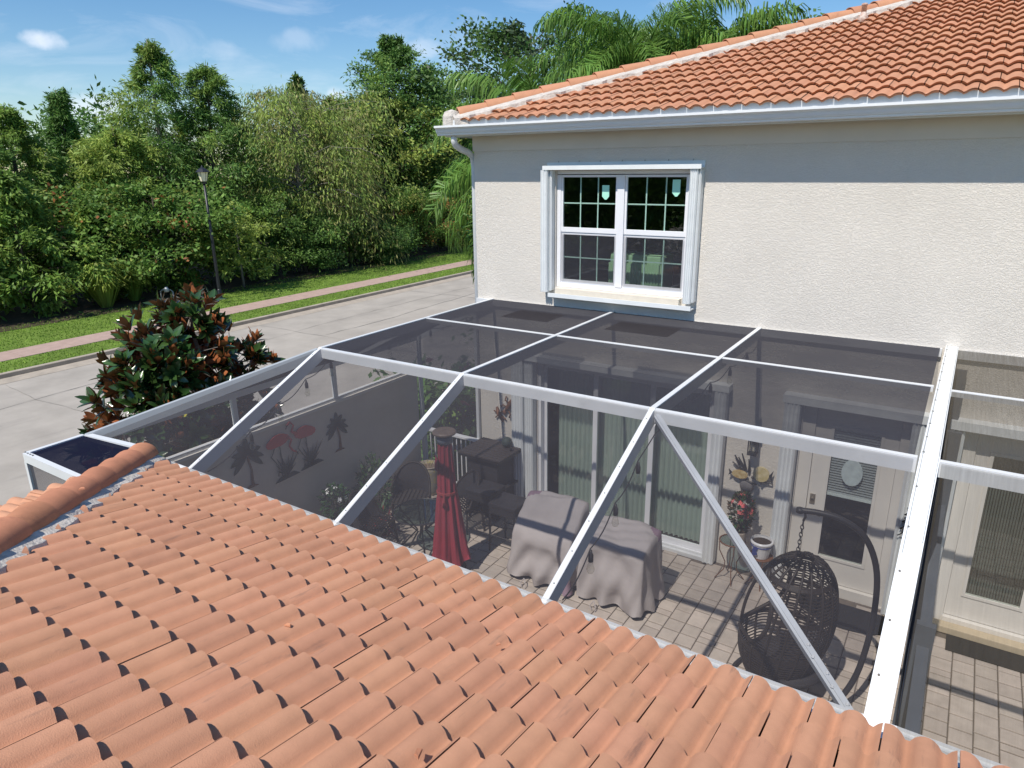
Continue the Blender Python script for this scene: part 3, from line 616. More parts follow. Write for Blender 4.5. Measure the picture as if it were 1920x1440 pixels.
# hip cap and mortar bed
hp = Vector((HX+.10, YE-.10, zroof(YE-.10)+.015)); hq = Vector((HX+4.4, YE-4.4, zroof(YE-4.4)+.015))
hip_tiles(nroof, hp, hq, 14, .138, .118, TILEB, .36)
mb = MB(); hd = (hq-hp).normalized(); hs_ = -hd.cross(Vector((0, 0, 1))).normalized()
ns = 60; rows_ = []
for i in range(ns+1):
    c = hp.lerp(hq, i/ns); j = random.uniform(-.018, .022)
    rows_.append([c+hs_*.08+Vector((0, 0, .035)), c+hs_*.135+Vector((0, 0, .012)), c+hs_*(.195+j)+Vector((0, 0, -.020+random.uniform(-.008, .008))), c+hs_*(.225+j)+Vector((0, 0, -.10)), c-hs_*.12+Vector((0, 0, .02)), c-hs_*.2+Vector((0, 0, -.08))])
for rr in rows_: mb.v += [tuple(x) for x in rr]
for i in range(ns):
    a = i*6; b = a+6
    mb.f += [(b, b+1, a+1, a), (b+1, b+2, a+2, a+1), (b+2, b+3, a+3, a+2), (b+4, b, a, a+4), (b+5, b+4, a+4, a+5)]
mb.m = [0]*len(mb.f)
obj('mortar_bed', mb, MORTAR, nroof)
# left slope tiles past the hip, mostly out of sight
bm = bmesh.new()
for r in range(8):
    for i in range(14):
        M_ = Matrix.Translation((HX+.1+r*.3, YE-.3-i*2*PT-(PT if r % 2 else 0), ZE+SL*.1+SL*r*.3-.03)) @ Matrix.Rotation(PI/2, 4, 'Z') @ Matrix.Rotation(-sang, 4, 'X')
        if M_.translation.y > YE-(M_.translation.x-HX)-.25: continue
        t_ = bmesh.new(); t_.from_mesh(tmesh); t_.transform(Matrix.Translation(-ORG[nroof.name]) @ M_); tmp = bpy.data.meshes.new('t'); t_.to_mesh(tmp); t_.free(); bm.from_mesh(tmp); bpy.data.meshes.remove(tmp)
me = bpy.data.meshes.new('side_slope_tiles'); bm.to_mesh(me); bm.free(); me.materials.append(TILE) if not me.materials else None
link('side_slope_tiles', me, nroof, kind='stuff')
mb = MB(); mb.box(HX-.05, 6, YE-.10, YE+.015, ZE-.26, ZE-.055); mb.box(HX-.05, 6, YE+.015, YE+.105, ZE-.13, ZE-.105); mb.box(HX-.05, 6, YE+.09, YE+.105, ZE-.105, ZE-.05)
obj('gutter', mb, WHITE, nb)
mb = MB(); mb.box(HX+.35, 6, -6, YE-.32, 0, ZE-.20); obj('wall', mb, STUCCO, nb)
mb = MB(); mb.box(HX, 6, YE-.42, YE-.101, ZE-.26, ZE-.22); obj('soffit', mb, SOFF, nb)
# chips of broken tile lying on the roof
def roofpt(x, y, dz=.06): return Vector((x, y, zroof(y)+dz))
for (x, y, s, lab) in [(-2.55, 1.83, .018, 'small broken chip of tile on the near roof, left of centre'), (-1.42, 1.50, .024, 'chip of broken tile lying in a valley near the bottom centre of the roof'), (-1.02, 1.36, .028, 'curved splinter of tile near the bottom edge of the photo'), (-1.72, 2.46, .015, 'tiny tile crumb close to the eave of the near roof'), (-4.9, 2.02, .022, 'pale chip stuck on the near hip cap')]:
    mb = MB(); mb.add([(-s, -s*.5, 0), (s, -s*.3, 0), (s*.7, s*.6, 0), (-s*.5, s*.5, 0), (-s*.8, -s*.3, s*.45), (s*.8, -s*.2, s*.35), (s*.5, s*.5, s*.4), (-s*.4, s*.4, s*.5)], [(3, 2, 1, 0), (4, 5, 6, 7), (0, 1, 5, 4), (1, 2, 6, 5), (2, 3, 7, 6), (3, 0, 4, 7)])
    o = obj('tile_chip', mb, TILEB); o.location = roofpt(x, y, .05 if x > -4 else .17); o.rotation_euler = (.2, 0, random.uniform(0, 3)); tag(o, lab, 'tile chip', 'chips of broken tile on the near roof')

# ================================================================== the house
W = 8.44; XC = -6.13; HXR = 5.0
house = thing('house', (XC, W, 0), 'two storey cream stucco house with terracotta roof and white gutter', 'house')
def holed(mb, x0, x1, z0, z1, holes, y, depth, mi=0):
    xs = sorted({x0, x1, *[h[0] for h in holes], *[h[1] for h in holes]}); zs = sorted({z0, z1, *[h[2] for h in holes], *[h[3] for h in holes]})
    for a, b in zip(xs, xs[1:]):
        for c, d in zip(zs, zs[1:]):
            mx_, mz = (a+b)/2, (c+d)/2
            if any(h[0] < mx_ < h[1] and h[2] < mz < h[3] for h in holes): continue
            mb.add([(a, y, c), (b, y, c), (b, y, d), (a, y, d)], [(0, 1, 2, 3)], mi)
    for a, b, c, d in holes:
        mb.add([(a, y, c), (a, y+depth, c), (a, y+depth, d), (a, y, d), (b, y, c), (b, y+depth, c), (b, y+depth, d), (b, y, d)], [(0, 1, 2, 3), (7, 6, 5, 4), (3, 2, 6, 7), (4, 5, 1, 0)], mi)
WIN = (-4.785, -2.905, 3.56, 5.12)                           # opening of the upper window
SLD = (-5.08, -2.42, .02, 2.46); DR1 = (-1.36, -.20, .0, 2.46); DR2 = (.28, 1.40, .0, 2.46)
mb = MB(); holed(mb, XC, HXR, -.35, 5.40, [WIN, SLD, DR1, DR2], W, .16)
mb.add([(XC, W, -.35), (XC, 24, -.35), (XC, 24, 5.4), (XC, W, 5.4)], [(3, 2, 1, 0)])
mb.add([(HXR, W, -.35), (HXR, 24, -.35), (HXR, 24, 5.4), (HXR, W, 5.4)], [(0, 1, 2, 3)]); mb.add([(XC, 24, -.35), (HXR, 24, -.35), (HXR, 24, 5.4), (XC, 24, 5.4)], [(0, 1, 2, 3)])
obj('wall', mb, STUCCO, house)
mb = MB(); mb.box(XC-.012, HXR+.012, W-.014, 24.01, 5.385, 5.64); obj('frieze_band', mb, FRIEZE, house)
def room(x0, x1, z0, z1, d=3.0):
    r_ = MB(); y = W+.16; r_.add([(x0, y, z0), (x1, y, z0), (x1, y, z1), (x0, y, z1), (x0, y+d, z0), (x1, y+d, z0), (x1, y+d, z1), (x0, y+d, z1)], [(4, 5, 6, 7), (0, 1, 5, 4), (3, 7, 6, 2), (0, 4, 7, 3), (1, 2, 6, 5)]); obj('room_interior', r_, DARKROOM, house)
room(WIN[0]-.6, WIN[1]+.6, WIN[2]-.4, WIN[3]+.05); room(*SLD[:2], SLD[2], SLD[3], 1.5); room(*DR1, 2); room(*DR2, 2)
# roof: 4 in 12 hip
HS = 1/3; YG = 8.06; ZG = 5.775; HXL = -6.37
deck = MB(); yt = YG+5.7; zt = ZG+HS*5.7; xr_ = HXR+.25
deck.add([(HXL, YG, ZG-.045), (xr_, YG, ZG-.045), (xr_-5.7, yt, zt-.045), (HXL+5.7, yt, zt-.045), (HXL, 24.3, ZG-.045), (HXL+5.7, 24.3-5.7, zt-.045), (xr_, 24.3, ZG-.045), (xr_-5.7, 24.3-5.7, zt-.045)], [(0, 1, 2, 3), (4, 0, 3, 5), (6, 4, 5, 7), (1, 6, 7, 2)])
froof = obj('roof', deck, UNDER, house)
fang = math.atan(HS); fmesh = tile_mesh('tile', TILEF, 7, H=.032, rise=.036, lipy=.026, lipz=.016)
clipF = (Vector((HXL+.30, YG, 0)), Vector((1, -1, 0)).normalized())
roof_tiles(froof, fmesh, (0.0, YG-.03, ZG-.03), PI, fang, 19, .315, lambda r: (-3.2, 6.30-r*.295+.2), clipF, .003)
h0 = Vector((HXL+.16, YG+.16, ZG+HS*.16+.01)); h1 = Vector((HXL+5.7, YG+5.7, zt+.01))
hip_tiles(froof, h0, h1, 20, .124, .112, TILEF, .405)
mb = MB(); hd = (h1-h0).normalized(); hs_ = hd.cross(Vector((0, 0, 1))).normalized(); ns = 80
for i in range(-1, ns+1):
    c = h0.lerp(h1, i/ns); j = random.uniform(-.02, .03)
    for q in (c+hs_*.07+Vector((0, 0, .05)), c+hs_*.13+Vector((0, 0, .025)), c+hs_*(.27+2.0*j)+Vector((0, 0, -.016+random.uniform(-.012, .012))), c+hs_*(.285+2.0*j)+Vector((0, 0, -.13)), c-hs_*.13+Vector((0, 0, .02)), c-hs_*.22+Vector((0, 0, -.08))): mb.v.append(tuple(q))
for i in range(ns+1):
    a = i*6; b = a+6; mb.f += [(b, b+1, a+1, a), (b+1, b+2, a+2, a+1), (b+2, b+3, a+3, a+2), (b+4, b, a, a+4), (b+5, b+4, a+4, a+5)]
mb.lathe([(.13, -.1), (.13, .03), (.10, .09), (.01, .12)], h0-hd*.10, 12); mb.m = [0]*len(mb.f)
obj('mortar_bed', mb, MORTAR, froof)
mb = MB(); mb.lathe([(.035, -.1), (.035, .17), (.042, .17), (.042, .2), (.01, .21)], (-1.78, 12.0, ZG+HS*(12.0-YG)+.03), 12); mb.lathe([(.11, -.05), (.05, .05), (.036, .09)], (-1.78, 12.0, ZG+HS*(12.0-YG)+.03), 12)
obj('vent_pipe', mb, mat('painted_vent', (.55, .30, .22), .6, .25, 20, col2=(.72, .68, .62)), froof, smooth=True)
# fascia, drip, soffit, gutter (ogee), downspout elbow
mb = MB(); mb.box(HXL+.02, xr_, YG+.02, YG+.045, ZG-.20, ZG-.05); mb.box(HXL+.02, HXL+.045, YG+.046, 24, ZG-.20, ZG-.05); mb.box(HXL+.06, xr_, YG-.035, YG+.03, ZG-.062, ZG-.052); mb.box(HXL+.06, xr_, YG+.0, YG+.012, ZG-.05, ZG+.018); obj('fascia', mb, WHITE, house)
mb = MB(); mb.box(HXL+.03, xr_, YG+.05, W-.016, ZG-.172, ZG-.15); mb.box(HXL+.05, XC-.014, W-.01, 24, ZG-.172, ZG-.15)
sof = obj('soffit', mb, SOFF, house)
mb = MB()
for i in range(46): mb.box(-1.8+i*.09, -1.8+i*.09+.012, YG+.10, YG+.20, ZG-.1745, ZG-.1721)
obj('vent_slots', mb, BLACKM, sof)
prof = [(.02, .0), (.02, -.128), (-.052, -.128), (-.060, -.120), (-.060, -.104), (-.074, -.098), (-.086, -.078), (-.092, -.056), (-.104, -.040), (-.122, -.030), (-.128, -.026), (-.128, 0), (-.112, 0), (-.112, -.012), (-.05, -.10), (.005, -.10), (.008, 0)]
mb = MB(); GX0, GX1 = HXL-.06, xr_
base_n = len(prof)
for x in (GX0, GX1):
    for a, b in prof: mb.v.append((x, YG+a-.0, ZG-.055+b))
for i in range(base_n): j = (i+1) % base_n; mb.f.append((i, j, j+base_n, i+base_n))
mb.f.append(tuple(range(base_n))[::-1]); mb.f.append(tuple(range(base_n, 2*base_n))); mb.m = [0]*len(mb.f)
gut = obj('gutter', mb, mat('gutter_paint', (.78, .80, .82), .28, .015, 1, spec=.5), house)
mb = MB(); mb.tube([(-6.2, YG+.02, ZG-.18), (-6.2, YG+.02, ZG-.26), (-6.2, YG+.05, ZG-.31), (-6.2, W-.20, ZG-.36), (-6.19, W-.06, ZG-.40), (-6.19, W+.05, ZG-.46), (-6.19, W+.08, ZG-.6), (-6.19, W+.08, 0)], .045, 10)
obj('downspout', mb, WHITE, house, smooth=True)
# ---- upper window: two double hung units with accordion shutters
win = obj('window', MB().box(WIN[0]+.002, WIN[1]-.002, W+.03, W+.10, WIN[2]+.002, WIN[2]+.06).box(WIN[0]+.002, WIN[1]-.002, W+.03, W+.10, WIN[3]-.05, WIN[3]-.002).box(WIN[0]+.002, WIN[0]+.06, W+.032, W+.102, WIN[2]+.06, WIN[3]-.06).box(WIN[1]-.06, WIN[1]-.002, W+.032, W+.102, WIN[2]+.06, WIN[3]-.06).box(-3.895, -3.795, W+.02, W+.10, WIN[2]+.06, WIN[3]-.06), VINYL, house, bev=.004)
MIDZ = 4.345
for (a, b) in ((WIN[0]+.06, -3.895), (-3.795, WIN[1]-.06)):
    for (c, d, yy, low) in ((WIN[2]+.06, MIDZ-.03, W+.052, 1), (MIDZ-.03, WIN[3]-.06, W+.04, 0)):
        f_ = MB(); t = .035 if low else .03
        f_.box(a, b, yy, yy+.035, c, c+(.05 if low else .065)); f_.box(a, b, yy, yy+.035, d-t, d); f_.box(a, a+t, yy+.001, yy+.034, c+.05, d-t); f_.box(b-t, b, yy+.001, yy+.034, c+.05, d-t)
        obj('sash', f_, VINYL, win, bev=.003)
        obj('pane', MB().box(a+t, b-t, yy+.012, yy+.016, c+.05, d-t), GLASS, win)
        for k in (1, 2):
            x = a+t+(b-a-2*t)*k/3; obj('muntin', MB().box(x-.008, x+.008, yy+.0165, yy+.024, c+.05, d-t), MUNT, win)
        z = (c+.05+d-t)/2; obj('muntin', MB().box(a+t, b-t, yy+.0245, yy+.030, z-.008, z+.008), MUNT, win)
        if low: obj('insect_screen', MB().add([(a+.01, W+.035, c+.02), (b-.01, W+.035, c+.02), (b-.01, W+.035, d-.02), (a+.01, W+.035, d-.02)], [(0, 1, 2, 3)]), screen_mat('window_mesh', .30, (.10, .10, .12)), win)
for (x, z, w_, h_) in ((-4.07, 4.84, .10, .18), (-3.12, 4.90, .10, .20)):
    obj('sticker', MB().poly([(x-w_/2, W+.046, z+h_*.5), (x-w_/2, W+.046, z-h_*.28), (x-w_*.1, W+.046, z-h_*.5), (x+w_*.15, W+.046, z-h_*.5), (x+w_/2, W+.046, z-h_*.28), (x+w_/2, W+.046, z+h_*.5)], .002, (0, 1, 0)), STICK, win)
def stack(x0, x1, z0, z1, y0, y1, n, par, name='shutter'):
    mb = MB(); dx = (x1-x0)/n
    for i in range(n):
        a = x0+i*dx
        mb.add([(a, y0+.02, z0), (a+dx*.5, y0, z0), (a+dx, y0+.02, z0), (a+dx, y1, z0), (a, y1, z0), (a, y0+.02, z1), (a+dx*.5, y0, z1), (a+dx, y0+.02, z1), (a+dx, y1, z1), (a, y1, z1)], [(0, 1, 6, 5), (1, 2, 7, 6), (2, 3, 8, 7), (4, 0, 5, 9), (5, 6, 7, 8, 9), (4, 3, 2, 1, 0)])
    return obj(name, mb, SHUT, par)
stack(-4.95, -4.84, 3.50, 5.125, W-.15, W-.015, 3, win); stack(-4.838, -4.80, 3.52, 5.12, W-.10, W-.004, 1, win)
stack(-2.90, -2.80, 3.52, 5.125, W-.14, W-.02, 4, win); stack(-2.797, -2.765, 3.54, 5.12, W-.12, W-.003, 1, win)
mb = MB(); mb.box(-4.91, -2.76, W-.15, W-.001, 5.127, 5.145); mb.box(-4.91, -2.76, W-.15, W-.135, 5.145, 5.18); mb.box(-4.91, -2.76, W-.02, W-.002, 5.145, 5.22)
hdr = obj('shutter_track', mb, SHUT, win)
mb = MB()
for i in range(7): mb.lathe([(.008, 0), (.004, .02)], (-4.74+i*.305, W-.012, 5.22), 6)
obj('screw', mb, BRONZE, hdr)
mb = MB(); mb.box(-4.82, -2.78, W-.155, W-.14, 3.44, 3.495); mb.box(-4.82, -2.78, W-.14, W-.001, 3.44, 3.455); obj('shutter_track', mb, SHUT, win)
mb = MB(); mb.box(WIN[0]+.05, WIN[1]-.05, W-.10, W+.03, 3.47, 3.558); obj('sill', mb, mat('sill_stucco', (.72, .66, .56), .9, .05, 9, bump=.4, bscale=60, bdist=.006), win)
# green seat inside
th = thing('armchair', (-3.85, W+.75, 3.3), 'pale green pleated seat seen through the lower panes of the upper window', 'armchair')
for k in range(3):
    x = -4.22+k*.27; mb = MB(); mb.box(x, x+.255, W+.55, W+.95, 3.42, 4.0); obj('cushion', mb, GREENCH, th, bev=.03)
    mb = MB(); 
    for i in range(6): mb.add([(x+i*.0425, W+.52, 3.42), (x+i*.0425+.021, W+.49, 3.42), (x+(i+1)*.0425, W+.52, 3.42), (x+i*.0425, W+.52, 3.88), (x+i*.0425+.021, W+.51, 3.88), (x+(i+1)*.0425, W+.52, 3.88)], [(0, 1, 4, 3), (1, 2, 5, 4)])
    obj('skirt', mb, GREENCH, th)
# ---- patio slider, three panels
sld = obj('sliding_door', MB().box(SLD[0], SLD[1], W+.02, W+.15, .0, .05).box(SLD[0], SLD[1], W+.02, W+.15, 2.40, SLD[3]).box(SLD[0], SLD[0]+.05, W+.02, W+.15, .05, 2.40).box(SLD[1]-.05, SLD[1], W+.02, W+.15, .05, 2.40), VINYL, house)
xs = [SLD[0]+.05, -4.175, -3.30, SLD[1]-.05]
for i in range(3):
    a, b = xs[i], xs[i+1]; yy = W+.105-.03*i
    f_ = MB(); f_.box(a, a+.055, yy, yy+.028, .055, 2.40); f_.box(b-.03, b+.02 if i < 2 else b, yy, yy+.028, .055, 2.40); f_.box(a+.055, b-.03, yy+.001, yy+.027, .055, .14); f_.box(a+.055, b-.03, yy+.001, yy+.027, 2.33, 2.40)
    pn = obj('sash', f_, VINYL, sld); obj('pane', MB().box(a+.055, b-.03, yy+.011, yy+.015, .14, 2.33), GLASSC, sld)
mb = MB(); mb.tube([(-3.22, W+.02, 1.62), (-3.22, W-.015, 1.64), (-3.22, W-.015, 1.78), (-3.22, W+.02, 1.80)], .01, 6); obj('handle', mb, VINYL, sld)
mb = MB(); mb.box(SLD[0]-.35, SLD[1]+.12, W-.09, W+.018, -.01, .045); mb.box(SLD[0]-.35, SLD[1]+.12, W-.05, W-.03, .045, .075); obj('threshold', mb, WHITE, sld)
# curtains
mb = MB(); n = 150; x0, x1 = SLD[0]+.22, SLD[1]-.02
for i in range(n+1):
    x = x0+(x1-x0)*i/n; y = W+.27+.028*S_(i*2*PI/4.6)+.01*S_(i*1.3)
    mb.v += [(x, y, .06), (x, y*.0+W+.27+(y-W-.27)*.8, 2.42)]
for i in range(n): mb.f.append((2*i, 2*i+2, 2*i+3, 2*i+1))
mb.m = [0]*len(mb.f); obj('curtain', mb, CURT, sld, smooth=True)
stack(-5.46, -5.26, .02, 2.46, W-.16, W-.01, 4, sld); stack(-5.25, -5.10, .03, 2.45, W-.13, W-.004, 4, sld); stack(-2.40, -2.25, .02, 2.46, W-.16, W-.01, 3, sld)
obj('shutter_track', MB().box(-5.46, -2.22, W-.16, W-.002, 2.465, 2.55), SHUT, sld)
# ---- glazed doors
def gdoor(D_, gl, leaf, zb, par_label=None, blinds=True, left_hinge=True):
    a, b = leaf
    fr = obj('door', MB().box(D_[0], a-.004, W+.03, W+.14, 0, D_[3]).box(b+.004, D_[1], W+.03, W+.14, 0, D_[3]).box(a-.004, b+.004, W+.03, W+.14, 2.40, D_[3]).box(a-.004, b+.004, W+.0, W+.14, 0, zb-.01), DOORM, house)
    y = W+.06; f_ = MB(); f_.box(a, gl[0], y, y+.045, zb, 2.39); f_.box(gl[1], b, y, y+.045, zb, 2.39); f_.box(gl[0], gl[1], y, y+.045, zb, gl[2]); f_.box(gl[0], gl[1], y, y+.045, gl[3], 2.39)
    obj('leaf', f_, DOORM, fr)
    m_ = MB(); t = .028
    m_.box(gl[0]-t, gl[0]+.006, y-.012, y-.001, gl[2]-t, gl[3]+t); m_.box(gl[1]-.006, gl[1]+t, y-.012, y-.001, gl[2]-t, gl[3]+t); m_.box(gl[0]+.006, gl[1]-.006, y-.012, y-.001, gl[2]-t, gl[2]+.006); m_.box(gl[0]+.006, gl[1]-.006, y-.012, y-.001, gl[3]-.006, gl[3]+t)
    obj('glazing_bead', m_, DOORM, fr); obj('pane', MB().box(gl[0], gl[1], y+.01, y+.016, gl[2], gl[3]), GLASSC, fr)
    return fr, y
d1, y1 = gdoor(DR1, (-1.01, -.50, .47, 2.18), (-1.21, -.32), .13)
mb = MB()
for i in range(26): z = 1.34+i*.032; mb.add([(-1.0, y1+.030, z), (-.51, y1+.030, z), (-.51, y1+.022, z+.026), (-1.0, y1+.022, z+.026)], [(0, 1, 2, 3)])
bl = obj('blind', mb, VINYL, d1)
obj('bottom_rail', MB().box(-1.0, -.51, y1+.02, y1+.04, 1.30, 1.335), VINYL, bl)
mb = MB(); mb.box(-1.18, -1.12, y1-.012, y1, 1.15, 1.28); mb.lathe([(.026, 0), (.02, .0)], (-1.15, y1-.02, 1.215), 12); mb.tube([(-1.15, y1-.03, 1.215), (-1.15, y1, 1.215)], .022, 12); obj('deadbolt', mb, BRONZE, d1)
mb = MB(); mb.tube([(-1.15, y1, 1.04), (-1.15, y1-.045, 1.04)], [.028, .018], 12); mb.tube([(-1.15, y1-.045, 1.04), (-1.08, y1-.05, 1.035), (-1.03, y1-.048, 1.02)], .010, 8); obj('handle', mb, BRONZE, d1, smooth=True)
stack(-1.56, -1.38, .02, 2.46, W-.16, W-.01, 4, d1); stack(-.22, -.06, .02, 2.46, W-.15, W-.008, 4, d1)
obj('shutter_track', MB().box(-1.58, .02, W-.16, W-.002, 2.465, 2.56), SHUT, d1)
d2, y2 = gdoor(DR2, (.56, 1.08, .46, 2.18), (.40, 1.26), .15)
mb = MB()
for i in range(20): x = .57+i*.0265; mb.box(x, x+.018, W+.19, W+.20, .3, 2.3)
obj('blind', mb, mat('dark_sheer', (.13, .14, .13), .9, .1, 4), d2)
stack(.13, .27, .02, 2.46, W-.13, W-.008, 3, d2); obj('shutter_track', MB().box(.12, 2.2, W-.16, W-.002, 2.465, 2.56), SHUT, d2)
obj('step', MB().box(.20, 2.4, W-.13, W-.001, .002, .09), LEDGE, d2, bev=.01)
# ================================================================== patio floor of individual pavers
pat = tag(obj('patio', MB().box(-7.55, 6.0, 2.4, W+.15, -.25, -.013), JOINT), kind='structure'); 
def paver_mesh(w_, l_):
    b = bmesh.new(); bmesh.ops.create_cube(b, size=1); 
    for v in b.verts: v.co = Vector((v.co.x*(w_-.011), v.co.y*(l_-.019), v.co.z*.04-.019))
    top = [e for e in b.edges if all(v.co.z > 0 for v in e.verts)]; bmesh.ops.bevel(b, geom=top, offset=.005, segments=1, affect='EDGES')
    me = bpy.data.meshes.new('paver'); b.to_mesh(me); b.free(); me.materials.append(PAVE); return me
PW = .205; pm = {l: paver_mesh(PW, l) for l in (.205, .306, .103)}
pl = []
random.seed(4)
ncol = int((6.0+7.5)/PW)
for i in range(ncol):
    x = -7.46+i*PW; y = 5.6+random.choice((0, .06, .12)); 
    while y < W-.13:
        l = random.choice((.205, .205, .205, .306, .103)); 
        if y+l > W-.02: break
        if x+PW/2 < 2.2: pl.append((x+PW/2, y+l/2, l))
        y += l
vis = [p for p in pl if inview((p[0], p[1], 0), 0)]
vis.sort(key=lambda p: (Vector((p[0], p[1], 0))-CAMP).length - (.0 if p[0] > -4.6 else -1.5))
keep = set(vis[:300]); bmr = bmesh.new()
for p in pl:
    tilt = Matrix.Rotation(random.uniform(-.008, .008), 4, 'X') @ Matrix.Rotation(random.uniform(-.008, .008), 4, 'Y') @ Matrix.Rotation(random.uniform(-.012, .012), 4, 'Z')
    M_ = Matrix.Translation((p[0], p[1], random.uniform(-.0015, .0015))) @ tilt
    if p in keep:
        o = bpy.data.objects.new('paver', pm[p[2]]); C.objects.link(o); o.parent = pat; o.matrix_local = M_
    else:
        t_ = pm[p[2]].copy(); t_.transform(M_); bmr.from_mesh(t_); bpy.data.meshes.remove(t_)
me = bpy.data.meshes.new('outer_pavers'); bmr.to_mesh(me); bmr.free(); me.materials.append(PAVE) if not me.materials else None
link('outer_pavers', me, pat, kind='stuff')

# ================================================================== low wall along the street side of the patio
XS = -7.3
pw = thing('patio_wall', (XS, 5, 0), 'buff stucco garden wall along the street side of the screened patio', 'wall')
obj('wall', MB().box(XS-.15, XS, 1.2, 8.28, -.35, 1.955), BUFF, pw)
obj('cap', MB().box(XS-.17, XS+.02, 1.2, 8.30, 1.957, 2.0), mat('wall_cap', (.70, .67, .62), .8, .05, 5), pw)
# railing between wall and house
rl = thing('railing', (-6.7, 8.36, 0), 'white aluminium picket railing closing the gap between garden wall and house', 'railing')
obj('top_rail', MB().box(-7.28, XC-.01, 8.31, 8.39, .955, 1.0), VINYL, rl, bev=.006)
obj('bottom_rail', MB().box(-7.28, XC-.01, 8.33, 8.37, .09, .13), VINYL, rl)
for i in range(12): x = -7.22+i*.092; obj('picket', MB().box(x-.009, x+.009, 8.341, 8.359, .13, .955), VINYL, rl)

# ================================================================== the screen enclosure
en = thing('screen_enclosure', (-3, 5.9, 0), 'white aluminium framed insect screen enclosure over the patio', 'screen enclosure')
ZF = 3.30; YK = 5.07; YP = 6.88; YB = 3.34; ZB = 2.50
XB = [-5.85, -3.89, -1.96]; BW, BD = .045, .125
for x in XB:
    obj('beam', MB().beam((x, W-.003, ZF), (x, YK, ZF), BW, BD), WHITE, en)
    obj('rafter', MB().beam((x, YK+.0, ZF+.002), (x, YB, ZB+.002), BW+.002, BD), WHITE, en)
    # rivets along the rafter edge
mb = MB()
for x in XB:
    for k in range(7):
        t = (k+.5)/7; mb.lathe([(.007, 0), (.004, .005)], (x, YK+(YB-YK)*t, ZF+(ZB-ZF)*t+.001), 6)
obj('screw', mb, BRONZE, en)
XM0, XM1 = -.075, .045
xsb = XB+[XM0-.0]
for i in range(3):
    a, b = xsb[i]+BW/2+.002, xsb[i+1]-(BW/2+.002 if i < 2 else 0)
    obj('cross_beam', MB().beam((a, YK, ZF-.004), (b, YK, ZF-.004), .045, .11), WHITE, en)
    obj('purlin', MB().beam((a, YP, ZF-.004), (b, YP, ZF-.004), .05, .05), WHITE, en)
for a, b in ((XM1, 2.6),):
    obj('cross_beam', MB().beam((a, YK, ZF-.004), (b, YK, ZF-.004), .045, .11), WHITE, en)
    obj('purlin', MB().beam((a, YP-.06, ZF-.004), (b, YP-.06, ZF-.004), .05, .05), WHITE, en)
# wide capped main beam over the party line
mb = MB(); xm = (XM0+XM1)/2+.0
mb.beam((xm+.025, W-.003, ZF+.02), (xm+.01, YK, ZF+.02), .115, .17); obj('main_beam', mb, CAPM, en)
mb = MB(); mb.beam((xm+.01, YK+.002, ZF+.021), (xm-.012, YB-.10, ZB-.005), .116, .17); obj('main_rafter', mb, CAPM, en)
mb = MB()
mb.beam((xm-.018, W-.003, ZF+.024), (xm-.033, YK, ZF+.024), .006, .004); mb.beam((xm-.033, YK, ZF+.024), (xm-.05, YB-.05, ZB+.012), .006, .004); mb.beam((xm+.075, W-.003, ZF+.024), (xm+.06, YK, ZF+.024), .005, .004); mb.beam((xm+.06, YK, ZF+.024), (xm+.04, YB-.05, ZB+.012), .005, .004)
obj('cap_seam', mb, mat('seam_grey', (.35, .37, .38), .6), en)
mb = MB(); 
for k in range(16):
    t = k/15; y = W-.2-(W-YB-.4)*t; z = ZF+.021 if y > YK else ZF+.021+(ZB-ZF-.026)*(YK-y)/(YK-YB+.1); x = xm-.018-.02*t
    mb.lathe([(.008, 0), (.005, .008)], (x, y, z), 6)
obj('screw', mb, BRONZE, en)
# brace from knee of third rafter down to the foot of the main rafter
mb = MB(); bp, bq = Vector((XB[2]+.05, YK-.03, ZF-.045)), Vector((-.13, YB+.02, ZB-.035)); nrm = Vector((0, -(ZF-ZB), (YK-YB))).normalized()*1
nrm = Vector((0, ZB-ZF, YK-YB)).normalized()
mb.beam(bp, bq, .05, .055, nrm); mb.beam(bp, bq, .018, .008, nrm, off=.008); obj('brace', mb, mat('mill_aluminium', (.50, .53, .56), .4, .05, 5, spec=.5), en)
mb = MB(); bd = (bq-bp).normalized()
for k in range(5): mb.lathe([(.011, 0), (.007, .01)], bq-bd*(.07+.09*k)+nrm*.009+Vector((.012*(-1)**k, 0, 0)), 7)
obj('screw', mb, WHITE, en)
# wall plates
obj('wall_plate', MB().box(XC, XM0, W-.045, W-.004, ZF-.10, ZF-.012), WHITE, en); obj('wall_plate', MB().box(XM1+.02, 2.6, W-.045, W-.004, ZF-.10, ZF-.012), WHITE, en)
# bottom plate over the tile eave
obj('eave_plate', MB().beam((-6.5, YB, ZB-.002), (2.6, YB, ZB-.002), .05, .05), WHITE, en)
# street side: hip rafter, side rail, posts
HC = (XS+.02, 3.13, 2.63)
obj('hip_rafter', MB().beam((XB[0]-.03, YK-.03, ZF-.01), HC, .06, .12), mat('grey_aluminium', (.40, .43, .45), .45, .04, 5, spec=.4), en)
GA = MATS['grey_aluminium']
obj('side_rail', MB().beam((XS+.02, 8.28, 2.60), (XS+.02, 3.16, 2.60), .05, .085), WHITE, en)
obj('kick_rail', MB().beam((XS-.02, 8.28, 2.045), (XS-.02, 2.64, 2.045), .04, .043), WHITE, en)
for y in (4.86, 6.49): obj('post', MB().box(XS-.005, XS+.045, y-.03, y+.03, 2.047, 2.515), WHITE, en)
obj('post', MB().box(XS+.021, XS+.071, 8.29, 8.345, 0, 2.60), WHITE, en)
obj('side_rafter', MB().beam((XB[0]-.03, W-.05, ZF-.01), (XS+.02, W-.06, 2.60), .05, .09), WHITE, en)
obj('end_post', MB().box(XC-.055, XC-.006, 8.38, 8.425, 0, 3.2), WHITE, en)
